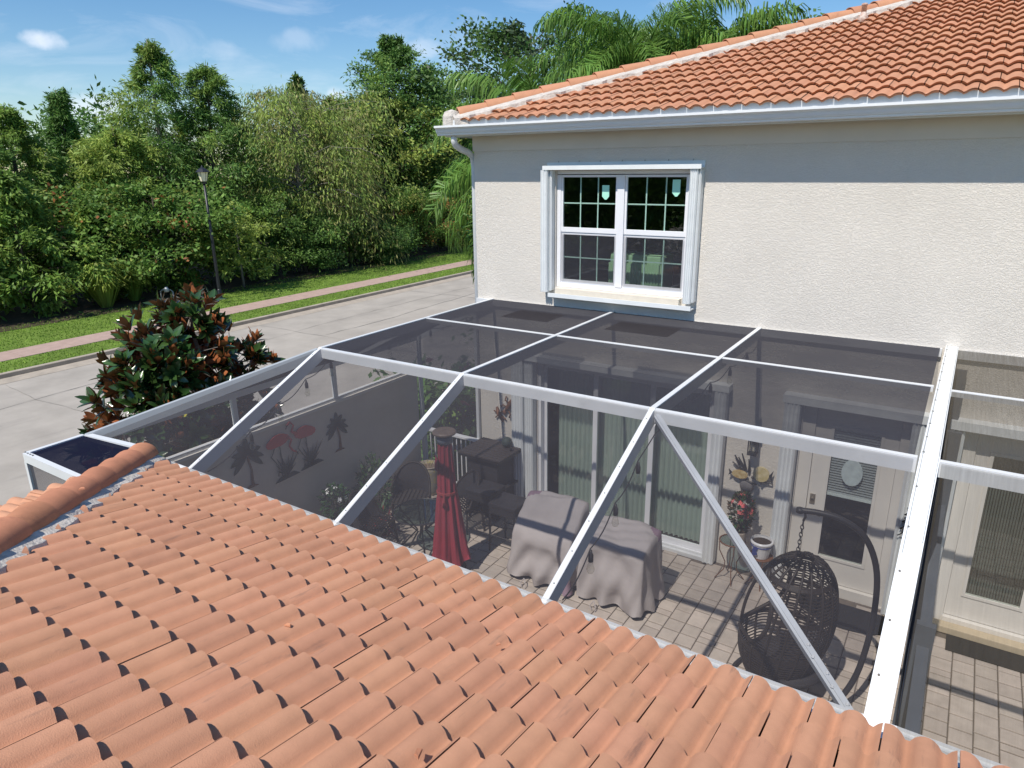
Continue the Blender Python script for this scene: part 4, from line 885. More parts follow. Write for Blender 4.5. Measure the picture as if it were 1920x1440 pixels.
obj('side_rafter', MB().beam((XB[0]-.03, YP, ZF-.01), (XS+.02, YP, 2.60), .04, .06), WHITE, en)
# box beside the tile corner
P1, P2 = (XS+.02, 2.60, 2.63), (XS+.02, 3.12, 2.635)
obj('box_rail', MB().beam(P2, P1, .05, .05), WHITE, en); obj('box_rail', MB().beam((XS+.02, 2.585, 2.632), (-6.2, 2.585, 2.632), .05, .09), WHITE, en)
obj('box_rail', MB().beam((XS+.045, 3.145, 2.636), (-6.35, 3.22, 2.66), .06, .06), WHITE, en)
obj('post', MB().box(XS-.004, XS+.045, 2.565, 2.61, 2.0, 2.54), WHITE, en)
mb = MB()
for k in range(4): mb.lathe([(.010, 0), (.006, .007)], (XS+.02+.05*k, 2.585, 2.634), 6)
obj('screw', mb, BRONZE, en)
# screens, each panel its own sheet
def sheet(pts, m_, name='screen_panel'): return obj(name, MB().add(pts, [tuple(range(len(pts)))]), m_, en)
zs_ = ZF-.010
xl = XB+[XM0]
for i in range(3):
    a, b = xl[i]+.02, xl[i+1]-.02
    sheet([(a, YP, zs_), (b, YP, zs_), (b, W-.02, zs_), (a, W-.02, zs_)], SCREENR); sheet([(a, YK, zs_), (b, YK, zs_), (b, YP, zs_), (a, YP, zs_)], SCREENR)
    sheet([(a, YB-.045, ZB-.008), (b, YB-.045, ZB-.008), (b, YK-.032, ZF-.012), (a, YK-.032, ZF-.012)], SCREEN)
a, b = XM1+.02, 2.6
sheet([(a, YP-.06, zs_), (b, YP-.06, zs_), (b, W-.02, zs_), (a, W-.02, zs_)], SCREENN); sheet([(a, YK, zs_), (b, YK, zs_), (b, YP-.06, zs_), (a, YP-.06, zs_)], SCREENN); sheet([(a, YB-.045, ZB-.008), (b, YB-.045, ZB-.008), (b, YK-.032, ZF-.012), (a, YK-.032, ZF-.012)], SCREENN)
x0 = XB[0]-.04; xs0 = XS+.03
sheet([(x0, YK, zs_), (x0, W-.05, zs_), (xs0, W-.06, 2.58), (xs0, 3.2, 2.59)], SCREENR)                      # street side slope
sheet([(x0, YK, zs_), (xs0+.02, 3.18, 2.59), (-6.4, YB-.05, 2.53), (XB[0]-.02, YB, ZB-.02)], SCREEN)                 # front slope left of first rafter
sheet([(XS+.02, 2.62, 2.04), (XS+.02, 4.83, 2.04), (XS+.02, 4.83, 2.53), (XS+.02, 2.62, 2.58)], SCREEN); sheet([(XS+.02, 4.89, 2.04), (XS+.02, 6.46, 2.04), (XS+.02, 6.46, 2.53), (XS+.02, 4.89, 2.53)], SCREEN); sheet([(XS+.02, 6.52, 2.04), (XS+.02, 8.28, 2.04), (XS+.02, 8.28, 2.53), (XS+.02, 6.52, 2.53)], SCREEN)
sheet([(XS+.07, 8.40, .0), (XC-.06, 8.40, .0), (XC-.06, 8.40, 3.1), (XS+.07, 8.40, 2.5)], SCREEN)
sheet([(XS+.04, 2.60, 2.615), (-6.3, 2.60, 2.615), (-6.3, 3.2, 2.64), (XS+.04, 3.14, 2.625)], screen_mat('navy_screen', 1.1, (.012, .014, .030))); sheet([(XS+.04, 2.585, 1.9), (-6.3, 2.585, 1.9), (-6.3, 2.585, 2.54), (XS+.04, 2.585, 2.54)], SCREEN)
# party wall below the main beam
pv = thing('privacy_partition', (.15, 5.9, 0), 'dark slate partition between the two patios under the wide white beam', 'partition')
obj('lower_panel', MB().box(.10, .165, 3.4, W-.05, .03, 2.46), BLUEV, pv); obj('upper_screen', MB().add([(.09, 5.07, 2.45), (.09, W-.05, 2.45), (.09, W-.05, 3.12), (.09, 5.07, 3.12)], [(0, 1, 2, 3)]), SCREENN, pv)
obj('mid_rail', MB().box(.095, .17, 3.4, W-.05, 1.05, 1.12), GA, pv); obj('base_rail', MB().box(.09, .175, 3.4, W-.05, 0, .03), BLUEV, pv)
for y in (4.2, 6.3, W-.09): obj('post', MB().box(.08, .18, y-.025, y+.025, .03, 3.1 if y > 5 else 2.6), BLUEV, pv)

# ================================================================== street lamp
lp = thing('street_lamp', (-26.9, 18.05, GZ+.09), 'black lamp post with a lantern head across the street', 'street lamp')
bx, by, bz = -26.9, 18.05, GZ+.09
mb = MB(); mb.tube([(bx, by, bz), (bx, by, bz+.5), (bx, by, bz+2.4), (bx, by, bz+4.82)], [.085, .075, .062, .05], 12); mb.lathe([(.13, 0), (.13, .06), (.095, .12), (.09, .4), (.075, .46)], (bx, by, bz), 14); obj('pole', mb, LAMPB, lp, smooth=True)
mb = MB(); mb.lathe([(.09, 0), (.10, .06), (.13, .09)], (bx, by, bz+4.82), 12); obj('collar', mb, LAMPB, lp)
zt = bz+4.92
mb = MB(); mb.lathe([(.12, 0), (.20, .36)], (bx, by, zt), 6); obj('lantern_panel', mb, LAMPG, lp)
mb = MB()
for k in range(6): a = k*PI/3; mb.beam((bx+.125*C_(a), by+.125*S_(a), zt), (bx+.207*C_(a), by+.207*S_(a), zt+.36), .010, .010)
obj('lantern_frame', mb, LAMPB, lp)
mb = MB(); mb.lathe([(.27, 0), (.26, .03), (.15, .13), (.05, .18), (.03, .24), (.008, .27)], (bx, by, zt+.36), 12); obj('lamp_cap', mb, LAMPB, lp)
# small standpipe on the mulch
th = thing('standpipe', (-28.6, 16.6, GZ+.1), 'small white capped water pipe standing on the mulch ring by the hedge', 'water pipe')
mb = MB(); mb.tube([(-28.75, 16.5, GZ+.1), (-28.75, 16.5, GZ+.5), (-28.70, 16.55, GZ+.58), (-28.4, 16.75, GZ+.58), (-28.33, 16.8, GZ+.5), (-28.33, 16.8, GZ+.1)], .025, 8); obj('pipe', mb, GA, th, smooth=True)
mb = MB(); mb.lathe([(.10, 0), (.10, .12), (.06, .2), (.01, .22)], (-28.55, 16.65, GZ+.50), 12); obj('cover', mb, POTW, th, smooth=True)

# ================================================================== magnolia beside the street wall
random.seed(21); rng = np.random.default_rng(21)
mg = thing('magnolia_tree', (-9.6, 5.9, GZ+.08), 'magnolia tree with glossy green and rust brown leaves beside the garden wall', 'tree')
def leaf_mesh(m_, L=.225, Wd=.095):
    n = 5; v = []; f = []
    for i in range(n+1):
        t = i/n; w_ = Wd*.5*math.sin(PI*min(1, t*.92+.06))**.8; z = .10*L*t*t*-1.0+L*.02
        v += [(-w_, L*t, z+w_*.35), (0, L*t, z), (w_, L*t, z+w_*.35)]
    for i in range(n): a = 3*i; f += [(a, a+1, a+4, a+3), (a+1, a+2, a+5, a+4)]
    me = bpy.data.meshes.new('leaf'); me.from_pydata(v, [], f); me.materials.append(m_); me.polygons.foreach_set('use_smooth', [True]*len(f)); me.update(); return me
ml_, mly = leaf_mesh(MAGL), leaf_mesh(MAGY, .15, .06)
# limbs
mbt = MB(); root = Vector((-9.6, 5.9, GZ+.08)); mbt.tube([root, root+Vector((.05, .0, 1.1)), root+Vector((-.05, .1, 2.3)), root+Vector((.05, .25, 3.2))], [.09, .07, .05, .02], 8)
tips = []
ell = [((-9.5, 6.10, 2.85), (.38, .38, .42), 32), ((-9.5, 5.70, 2.40), (.75, .75, .50), 70), ((-9.5, 5.2, 2.2), (.75, .60, .42), 54), ((-9.5, 6.75, 2.0), (.8, .55, .45), 54), ((-9.4, 4.75, 1.75), (.7, .5, .42), 45), ((-9.3, 5.6, 1.65), (.9, 1.0, .42), 75), ((-9.5, 6.55, 1.40), (.9, .7, .5), 54), ((-9.4, 4.6, 1.2), (.8, .6, .42), 45), ((-9.4, 5.7, .95), (1.0, 1.1, .5), 67), ((-9.6, 6.8, .8), (.8, .7, .6), 40)]
for c, r, n in ell:
    c = Vector((c[0], 5.55+(c[1]-5.75)*.84, c[2]+.26)); r = (r[0], r[1]*.88, r[2]); hub = c*.55+Vector((root.x, root.y, max(c.z-.5, .6)))*.45
    st = Vector((root.x+.02, root.y+.08, min(2.4, max(.9, c.z-.9)))); mbt.tube([st, hub, c], [.04, .028, .018], 6, cap=False)
    for k in range(n):
        d = Vector(rng.normal(0, 1, 3).tolist()).normalized(); q = random.uniform(.5, 1.1); t = Vector((c.x+d.x*r[0]*q, c.y+d.y*r[1]*q, c.z+d.z*r[2]*q))
        tips.append((t, (d+Vector((0, 0, .65))).normalized()))
        if k % 2 == 0: mbt.tube([c.lerp(t, .15), c.lerp(t, .6)+Vector((0, 0, -.04)), t], [.012, .008, .005], 4, cap=False)
obj('trunk', mbt, BARKG, mg, smooth=True)
LV = []
for t, d in tips:
    n = random.randint(8, 12); a0 = random.uniform(0, 6.28); up_ros = random.random() < .72
    for k in range(n):
        a = a0+k*2.4; ring = k/n; el = (1.42-.70*ring if up_ros else 1.2-1.15*ring)+random.uniform(-.15, .15)
        r_ = d.to_track_quat('Z', 'Y').to_matrix()
        lv = r_ @ Vector((C_(a)*C_(el), S_(a)*C_(el), S_(el))); up_ = (r_ @ Vector((-C_(a)*S_(el), -S_(a)*S_(el), C_(el))))
        X = lv.cross(up_).normalized(); Z = X.cross(lv); R3 = Matrix((X, lv, Z)).transposed().to_4x4(); s = random.uniform(.75, 1.2)
        LV.append((Matrix.Translation(t+lv*.015) @ R3 @ Matrix.Scale(s, 4), random.random() < .012))
LV.sort(key=lambda q: (q[0].translation-CAMP).length-(q[0].translation.z*.6))
lg = ORG[mg.name]
for M_, y_ in LV[:300]:
    o = bpy.data.objects.new('leaf', mly if y_ else ml_); C.objects.link(o); o.parent = mg; o.matrix_local = Matrix.Translation(-lg) @ M_
bmr = bmesh.new()
for M_, y_ in LV[300:]:
    t_ = (mly if y_ else ml_).copy(); t_.transform(Matrix.Translation(-lg) @ M_)
    k0 = len(bmr.faces); bmr.from_mesh(t_); bmr.faces.ensure_lookup_table()
    for i in range(k0, len(bmr.faces)): bmr.faces[i].material_index = int(y_)
    bpy.data.meshes.remove(t_)
me = bpy.data.meshes.new('foliage'); bmr.to_mesh(me); bmr.free(); me.materials.clear(); me.materials.append(MAGL); me.materials.append(MAGY); link('foliage', me, mg, kind='stuff')
# side yard shrubs seen through the railing
def bush(base, R_, h, n, ms_, lab, lf=.12, name='shrub', cat='shrub', group=None): return limb_tree(name, base, h, dome(R_, .55, .55), 22, .7, .1, lf, lf*.45, n, ms_, lab, cat, .03, hang=.1, z0f=.05, group=group, sub=4)
bush((-6.9, 10.4, GZ+.05), .8, 1.9, 2600, [OAK, BUSH], 'dark shrub behind the white railing, next to the house corner')
bush((-8.0, 9.6, GZ+.05), .8, 1.6, 2400, [OAK, mat('maroon_leaf', (.10, .03, .035), .4, .3, 4, isl=.3)], 'maroon leaved shrub beyond the far end of the garden wall', .22)
bush((-7.0, 12.6, GZ+.05), 1.2, 3.4, 4500, [OAK, BUSH], 'taller dark shrub in the side yard behind the railing', .16)

# ================================================================== patio furniture and plants
# closed umbrella
ub = Vector((-5.22, 6.38, 0)); um = thing('patio_umbrella', ub, 'closed maroon patio umbrella with round solar cap, tied upright', 'umbrella')
mb = MB(); mb.lathe([(.22, 0), (.22, .03), (.06, .05), (.03, .12)], ub, 18); obj('base', mb, BLACKM, um)
obj('pole', MB().tube([ub, ub+Vector((0, 0, 1.95))], .02, 8), BLACKM, um)
mb = MB(); nz, na = 26, 96
for i in range(nz):
    t = i/(nz-1); z = 1.86-1.70*t; r = .080+.055*t+.065*t*t
    r *= 1-.10*math.exp(-((t-.40)/.05)**2)
    for k in range(na):
        a = 2*PI*k/na; fold = .10+.13*t; ph = .5*S_(3*t+a); rr = r*(1+fold*S_(9*a+ph*2)+.07*S_(21*a+5*t)); zz = z+(.05*S_(4*a+1)+.03*S_(9*a) if i == nz-1 else 0)
        mb.v.append((ub.x+.03*t*t+rr*C_(a)*(1+.15*t), ub.y+rr*S_(a), zz))
for i in range(nz-1):
    for k in range(na): mb.f.append((i*na+k, (i+1)*na+k, (i+1)*na+(k+1) % na, i*na+(k+1) % na))
mb.f.append(tuple(range(na))); mb.m = [0]*len(mb.f); obj('canopy', mb, MAROON, um, smooth=True)
mb = MB()
for s in range(3): mb.tube([ub+Vector((.128*C_(a/10*2*PI), .128*S_(a/10*2*PI), 1.17-.012*s)) for a in range(11)], .012, 5)
mb.tube([ub+Vector((.05, -.125, 1.17)), ub+Vector((.08, -.17, 1.08)), ub+Vector((.05, -.16, 1.0))], .014, 5); obj('strap', mb, mat('maroon_strap', (.22, .03, .035), .8), um)
mb = MB()
random.seed(2)
mb.add([ub+Vector((-.125, -.05, 1.66)), ub+Vector((-.02, -.13, 1.64)), ub+Vector((-.02, -.145, 1.48)), ub+Vector((-.15, -.05, 1.46))], [(0, 1, 2, 3)]); obj('flap', mb, MAROON, um)
mb = MB(); mb.lathe([(.10, 1.84), (.105, 1.90), (.08, 1.93)], ub, 20); obj('collar', mb, mat('slate_blue_plastic', (.10, .13, .17), .5), um, smooth=True)
mb = MB(); mb.lathe([(.06, 1.93), (.15, 1.965), (.155, 1.985), (.14, 2.0), (.01, 2.005)], ub, 28); obj('solar_cap', mb, SLATE, um)
# bar cabinet
bc = thing('bar_table', (-5.6, 8.0, 0), 'charcoal wicker bar table with slatted top beside the railing', 'bar table')
mb = MB(); 
for i in range(9): y = 7.70+i*.075; mb.box(-6.05, -5.28, y, y+.066, 1.03, 1.055)
obj('tabletop', mb, BARTOP, bc)
mb = MB(); mb.box(-6.03, -5.30, 7.72, 8.34, .985, 1.028); obj('frame', mb, BLACKM, bc)
mb = MB(); mb.box(-5.94, -5.40, 7.80, 8.26, .06, .984); obj('cabinet', mb, BARM, bc)
for x in (-5.92, -5.42):
    for y in (7.82, 8.24): obj('leg', MB().box(x-.02, x+.02, y-.02, y+.02, 0, .06), BLACKM, bc)
obj('shelf', MB().box(-5.399, -5.32, 7.82, 8.24, .50, .53), BARM, bc)
o = MB(); o.lathe([(.02, 0), (.07, .03), (.085, .08), (.06, .14), (.02, .16)], (-5.50, 8.22, 1.056), 14); o = obj('ornament', o, ARTM, None, smooth=True); tag(o, 'small dark round ornament on the back corner of the bar table', 'ornament')
o = MB(); o.lathe([(.018, 0), (.02, .05), (.008, .07), (.008, .10)], (-5.36, 8.12, 1.056), 10); tag(obj('bottle', o, BLACKM), 'tiny dark bottle beside the ornament on the bar table', 'bottle')
# bar stools
def stool(x, y, lab):
    th = thing('bar_stool', (x, y, 0), lab, 'bar stool', 'charcoal bar stools'); w_ = .20
    obj('seat', MB().box(x-w_-.02, x+w_+.02, y-w_, y+w_, .69, .75), BARM, th, bev=.012)
    for sx in (-1, 1):
        for sy in (-1, 1): obj('leg', MB().tube([(x+sx*w_, y+sy*w_*.95, .69), (x+sx*(w_+.01), y+sy*w_, 0)], .012, 6), BLACKM, th)
    mb = MB(); 
    for a, b in (((-1, -1), (1, -1)), ((1, -1), (1, 1)), ((1, 1), (-1, 1)), ((-1, 1), (-1, -1))): mb.tube([(x+a[0]*w_, y+a[1]*w_, .26), (x+b[0]*w_, y+b[1]*w_, .26)], .009, 6)
    obj('footrest', mb, BLACKM, th)
    mb = MB(); mb.box(x-w_, x+w_, y-w_, y-w_+.02, .60, .69); mb.box(x+w_-.02, x+w_, y-w_+.021, y+w_, .60, .69); mb.box(x-w_, x-w_+.02, y-w_+.021, y+w_, .60, .69); obj('apron', mb, BARM, th)
stool(-4.82, 7.24, 'front charcoal bar stool between the bar table and the tall taupe cover')
stool(-5.35, 7.42, 'back charcoal bar stool pushed in against the bar table')
# covers
def cover(name, label, prof_fn, org, grp, patch):
    th = thing(name, org, label, 'furniture cover', grp); x0, x1, y0, y1, zfn, seed = prof_fn
    random.seed(seed); NX, NY = 34, 30; nside = 26
    bm = bmesh.new(); mbv = {}
    # top sheet + skirts as one wrapped grid: param s across (x), t along (y)
    per = []
    def P(u, v):                                          # u,v in -1..2 : beyond 0..1 hangs down as skirt
        uu, vv = min(max(u, 0), 1), min(max(v, 0), 1); x = x0+(x1-x0)*uu; y = y0+(y1-y0)*vv; z = zfn(uu, vv)
        ou, ov = max(-u, u-1, 0), max(-v, v-1, 0); k = max(ou, ov)
        if k > 0:
            zb = .03+.05*abs(S_(5*uu+7*vv+seed)); fl = 1+0*k; z = z+(zb-z)*min(1, k)
            e = .05*k+.035*k*S_(13*uu+seed)*(1 if ov > 0 else 0)+.04*k*S_(11*vv+2+seed)*(1 if ou > 0 else 0)+.018*S_(22*uu+9*k+seed)*k
            if ov > 0: y += e*(1 if v > 1 else -1.5)
            if ou > 0: x += e*(1 if u > 1 else -1)
            
        z += .006*S_(17*u+9*v)+.006*S_(23*v-7*u)+.012*S_(4*u+3*v+seed)*(1 if k == 0 else 0)
        # a deep sagging fold across the front
        if ov > 0 and v < 0: y += .035*S_(9*k+2.5*S_(PI*uu)*1.4+seed)*S_(PI*min(max(uu, .02), .98))
        return Vector((x, y, max(z, .012)))
    K = 10; us = [-i/K for i in range(K, 0, -1)]+[i/NX for i in range(NX+1)]+[1+i/K for i in range(1, K+1)]; vs_ = [-i/K for i in range(K, 0, -1)]+[i/NY for i in range(NY+1)]+[1+i/K for i in range(1, K+1)]
    grid = {}
    def key(i, j):
        u, v = us[i], vs_[j]; ou, ov = max(-u, u-1, 0), max(-v, v-1, 0); return (i, j)
    for i, u in enumerate(us):
        for j, v in enumerate(vs_):
            ou, ov = max(-u, u-1, 0), max(-v, v-1, 0)
            if ou > 0 and ov > 0 and abs(ou-ov) > 1e-6: continue
            grid[(i, j)] = bm.verts.new(P(u, v))
    # corners: skirts of adjoining sides share the diagonal verts
    n_u, n_v = len(us), len(vs_)
    for i in range(n_u-1):
        for j in range(n_v-1):
            q = [(i, j), (i+1, j), (i+1, j+1), (i, j+1)]
            if all(k in grid for k in q):
                um_, vm_ = (us[i]+us[i+1])/2, (vs_[j]+vs_[j+1])/2
                if (um_ < 0 or um_ > 1) and (vm_ < 0 or vm_ > 1): continue
                bm.faces.new([grid[k] for k in q])
    # join skirt edges to the diagonal verts
    for cu, cv in ((0, 0), (1, 0), (0, 1), (1, 1)):
        iu = K if cu == 0 else K+NX; jv = K if cv == 0 else K+NY; du = -1 if cu == 0 else 1; dv = -1 if cv == 0 else 1
        A_ = [grid[(iu, jv)]]; B_ = [grid[(iu, jv)]]; Dg = [grid[(iu, jv)]]
        for k in range(1, K+1):
            z1 = P(us[iu+du*k], vs_[jv]); z2 = P(us[iu], vs_[jv+dv*k])
            if (iu+du*k, jv) not in grid: continue
            A_.append(grid[(iu+du*k, jv)]); B_.append(grid.get((iu, jv+dv*k))); Dg.append(grid[(iu+du*k, jv+dv*k)])
            mid = (A_[-1].co+B_[-1].co)*.5; Dg[-1].co = Vector((mid.x, mid.y, mid.z*.9))+Vector((du*.02*k/K, dv*.02*k/K, 0))
        for k in range(K):
            for X_ in (A_, B_):
                f4 = [X_[k], X_[k+1], Dg[k+1], Dg[k]]; f4 = list(dict.fromkeys(f4))
                try: bm.faces.new(f4)
                except ValueError: pass
    bmesh.ops.recalc_face_normals(bm, faces=bm.faces)
    for f in bm.faces: f.smooth = True
    for v in bm.verts: v.co -= Vector(org)
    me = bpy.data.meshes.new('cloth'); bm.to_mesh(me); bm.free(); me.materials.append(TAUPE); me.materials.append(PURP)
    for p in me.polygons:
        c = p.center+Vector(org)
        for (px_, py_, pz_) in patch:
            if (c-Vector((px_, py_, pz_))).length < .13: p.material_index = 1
    o = bpy.data.objects.new('cloth', me); C.objects.link(o); o.parent = th; ORG[o.name] = Vector(org)
    mb = MB(); mb.tube([(x0+.25, y0-.12, .10), (x0+.22, y0-.17, .05), (x0+.26, y0-.19, .015)], .006, 5); mb.tube([(x0+.25, y0-.12, .10), (x0+.30, y0-.17, .06), (x0+.31, y0-.2, .015)], .006, 5); obj('tie_cord', mb, TAUPE, th)
    return th
def z1f(u, v):
    base = .66+.42*min(1, max(0, (v)/.78))**.8; return base-.05*(abs(u-.5)*2)**4-.02*S_(9*v)*S_(5*u)
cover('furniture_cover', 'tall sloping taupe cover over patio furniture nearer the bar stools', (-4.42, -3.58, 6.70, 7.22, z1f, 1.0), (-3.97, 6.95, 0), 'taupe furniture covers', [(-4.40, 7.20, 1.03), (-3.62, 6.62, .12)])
def z2f(u, v): return .86+.08*v-.03*(abs(u-.5)*2)**6+.01*S_(7*u+3*v)
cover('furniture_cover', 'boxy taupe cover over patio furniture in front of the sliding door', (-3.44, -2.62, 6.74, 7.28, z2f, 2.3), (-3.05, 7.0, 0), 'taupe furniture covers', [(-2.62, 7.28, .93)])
# round glass table and wicker chairs
tb = thing('glass_table', (-5.95, 6.75, 0), 'small round glass topped patio table with dark splayed legs', 'table'); tx, ty = -5.85, 6.55
mb = MB(); mb.lathe([(.38, .60), (.38, .612)], (tx, ty, 0), 32); obj('tabletop', mb, TABLEG, tb)
mb = MB(); mb.tube([(tx+.385*C_(a*PI/16), ty+.385*S_(a*PI/16), .606) for a in range(33)], .012, 6, cap=False); obj('rim', mb, BLACKM, tb)
for k in range(6): a = k*PI/3+.3; obj('leg', MB().tube([(tx+.30*C_(a), ty+.30*S_(a), .595), (tx+.06*C_(a), ty+.06*S_(a), .32), (tx+.34*C_(a), ty+.34*S_(a), 0)], .013, 6), BLACKM, tb)
def wchair(x, y, rz, lab):
    th = thing('wicker_chair', (x, y, 0), lab, 'chair', 'dark wicker patio chairs'); R_ = Matrix.Rotation(rz, 4, 'Z'); T_ = Matrix.Translation((x, y, 0)) @ R_
    def tr(p): return T_ @ Vector(p)
    mb = MB(); n = 14; v0 = len(mb.v)
    for i in range(n+1):
        a = -PI*.08+(PI*1.16)*i/n; hh = .42+.42*max(0, S_(a))**.7
        for q, (rr, zz) in enumerate(((.27, .38), (.30, hh))): mb.v.append(tuple(tr((rr*C_(a), rr*S_(a)*.95, zz))))
    for i in range(n): mb.f.append((2*i, 2*i+2, 2*i+3, 2*i+1))
    for i in range(n+1):
        a = -PI*.08+(PI*1.16)*i/n; hh = .42+.42*max(0, S_(a))**.7
        for q, (rr, zz) in enumerate(((.245, .38), (.275, hh))): mb.v.append(tuple(tr((rr*C_(a), rr*S_(a)*.95, zz))))
    b = 2*(n+1)
    for i in range(n): mb.f += [(b+2*i+2, b+2*i, b+2*i+1, b+2*i+3), (2*i+1, 2*i+3, b+2*i+3, b+2*i+1)]
    mb.m = [0]*len(mb.f); obj('backrest', mb, BARM, th, smooth=True)
    mb = MB(); pts = []
    for i in range(n+1):
        a = -PI*.08+(PI*1.16)*i/n; hh = .42+.42*max(0, S_(a))**.7; pts.append(tr((.288*C_(a), .288*S_(a)*.95, hh+.01)))
    mb.tube(pts, .02, 6); obj('rim', mb, WICK, th, smooth=True)
    mb = MB()
    for i in range(12): yy = -.25+i*.042; mb.tube([tr((-.25, yy, .40)), tr((.25, yy, .40))], .012, 5); 
    for i in range(8): xx = -.22+i*.063; mb.tube([tr((xx, -.26, .412)), tr((xx, .22, .412))], .008, 4)
    obj('seat', mb, WICK, th)
    for sx in (-1, 1):
        for sy in (-1, 1): obj('leg', MB().tube([tr((sx*.23, sy*.22, .40)), tr((sx*.26, sy*.25, 0))], .018, 6), WICK, th)
wchair(-6.55, 7.15, .5, 'wicker chair by the garden wall behind the glass table')
wchair(-6.45, 6.2, 1.9, 'wicker chair left of the glass table nearest the roof eave')
wchair(-5.75, 7.35, -.5, 'wicker chair between the umbrella and the bar table')
# flower pots along the wall
def pot(name, x, y, r, h, m_, lab, rim=None, group=None, z0=0):
    th = thing(name, (x, y, z0), lab, 'flower pot', group); mb = MB(); mb.lathe([(r*.7, 0), (r*.95, h*.8), (r, h*.9), (r, h), (r*.88, h), (r*.86, h*.89)], (x, y, z0), 20); obj('pot', mb, m_, th, smooth=False)
    if rim: mb = MB(); mb.lathe([(r*1.02, h*.9), (r*1.08, h*.95), (r*1.02, h+.01), (r*.9, h+.01)], (x, y, z0), 20, cap=False); obj('rim', mb, rim, th, smooth=True)
    mb = MB(); mb.lathe([(r*.88, h*.9), (.005, h*.93)], (x, y, z0), 16); obj('soil', mb, SOIL, th); return th
def leafy(name, x, y, z, R_, h, n, lf, ms_, lab, fl=None, nf=0, fr=.03, cat='plant', wr=.5):
    th = thing(name, (x, y, z), lab, cat); u = rng.normal(0, 1, (n, 3)); u /= np.linalg.norm(u, axis=1, keepdims=True); r = rng.uniform(.35, 1, (n, 1))**.5
    P = u*r*np.array([R_, R_, h*.5])+np.array([0, 0, h*.55]); D = u+rng.normal(0, .5, (n, 3))+np.array([0, 0, .3])
    V = quads(P, D, rng.normal(0, .6, (n, 3))+np.array([0, 0, 1]), lf*rng.uniform(.7, 1.3, n), lf*wr*rng.uniform(.7, 1.2, n)); link('foliage', npmesh('foliage', V, np.arange(n*4).reshape(-1, 4), ms_, rng.integers(0, len(ms_), n)), th)
    mb = MB()
    for k in range(5): a = k*1.3; mb.tube([(x, y, z), (x+.3*R_*C_(a), y+.3*R_*S_(a), z+h*.4), (x+.6*R_*C_(a), y+.6*R_*S_(a), z+h*.7)], .006, 4)
    obj('stem', mb, BARK, th)
    for k in range(nf):
        d = rng.normal(0, 1, 3); d /= np.linalg.norm(d); d[2] = abs(d[2])*.9; d[1] = -abs(d[1]) if random.random() < .7 else d[1]; c = Vector((x+d[0]*R_, y+d[1]*R_, z+h*.55+d[2]*h*.5)); mb = MB(); dd = Vector(d.tolist()).normalized(); s1 = dd.orthogonal().normalized(); s2 = dd.cross(s1)
        for q in range(5): a = q*2*PI/5; e = s1*C_(a)+s2*S_(a); e2 = s1*C_(a+.5)+s2*S_(a+.5); e3 = s1*C_(a-.5)+s2*S_(a-.5); mb.add([c, c+e2*fr*.7+dd*.008, c+e*fr+dd*.004, c+e3*fr*.7+dd*.008], [(0, 1, 2, 3)])
        obj('flower', mb, fl, th)
    return th
GLF = mat('pot_plant_leaf', (.035, .09, .03), .4, .2, 5, isl=.3, spec=.4); GLF2 = mat('pot_plant_leaf_light', (.09, .16, .06), .4, .2, 5, isl=.3, spec=.4); VARI = mat('variegated_leaf', (.20, .24, .13), .5, .3, 30, isl=.3)
random.seed(5)
pot('flower_pot', -6.95, 6.02, .12, .46, TERRA, 'tall tan pot with white rim holding the white flowers by the garden wall', POTW); leafy('flowering_plant', -6.95, 6.02, .43, .19, .5, 420, .07, [GLF], 'bushy plant with white flowers in the tall tan pot', WHF, 13, .034)
pot('flower_pot', -7.0, 5.70, .12, .22, POTK, 'squat black pot left of the tall tan pot'); leafy('potted_plant', -7.0, 5.70, .20, .10, .14, 90, .06, [GLF], 'low dark plant in the squat black pot')
leafy('spiky_plant', -6.98, 5.32, .0, .22, .34, 130, .20, [VARI, GLF2], 'variegated spiky plant at the foot of the garden wall', wr=.16)
leafy('leafy_plant', -7.02, 6.85, .0, .26, 1.0, 520, .085, [GLF, GLF2], 'waist high leafy green plant beside the wall right of the white flowers')
leafy('leafy_plant', -7.08, 6.38, .0, .18, .60, 240, .07, [GLF], 'small dark leafy plant between the white flowers and the taller leafy plant')
leafy('bromeliad', -6.62, 6.52, .0, .20, .42, 90, .17, [GLF, mat('dark_red_leaf', (.16, .03, .03), .4, .2, 8, isl=.3)], 'red flowered plant beside the wicker chairs', REDF, 7, .045, wr=.22)
th = thing('barrel_planter', (-6.93, 8.02, 0), 'weathered barrel planter painted with yellow grapes in front of the railing', 'planter'); mb = MB(); mb.lathe([(.15, 0), (.175, .08), (.18, .25), (.175, .42), (.17, .5), (.155, .5), (.15, .46)], (-6.93, 8.02, 0), 24); obj('barrel', mb, BARREL, th, smooth=True)
mb = MB(); mb.lathe([(.15, .46), (.005, .47)], (-6.93, 8.02, 0), 16); obj('soil', mb, mat('dry_soil', (.25, .18, .14), .95), th); mb = MB(); mb.tube([(-6.93+.172*C_(a*PI/12), 8.02+.172*S_(a*PI/12), .5) for a in range(25)], .012, 6, cap=False); obj('rim', mb, TERRA, th)
mb = MB(); 
for k in range(8): a = k*.8; mb.tube([(-6.93+.05*C_(a), 8.02+.05*S_(a), .47), (-6.93+.09*C_(a), 8.02+.09*S_(a), .56+.03*S_(k))], .004, 4)
obj('dry_stem', mb, WEEPB, th)
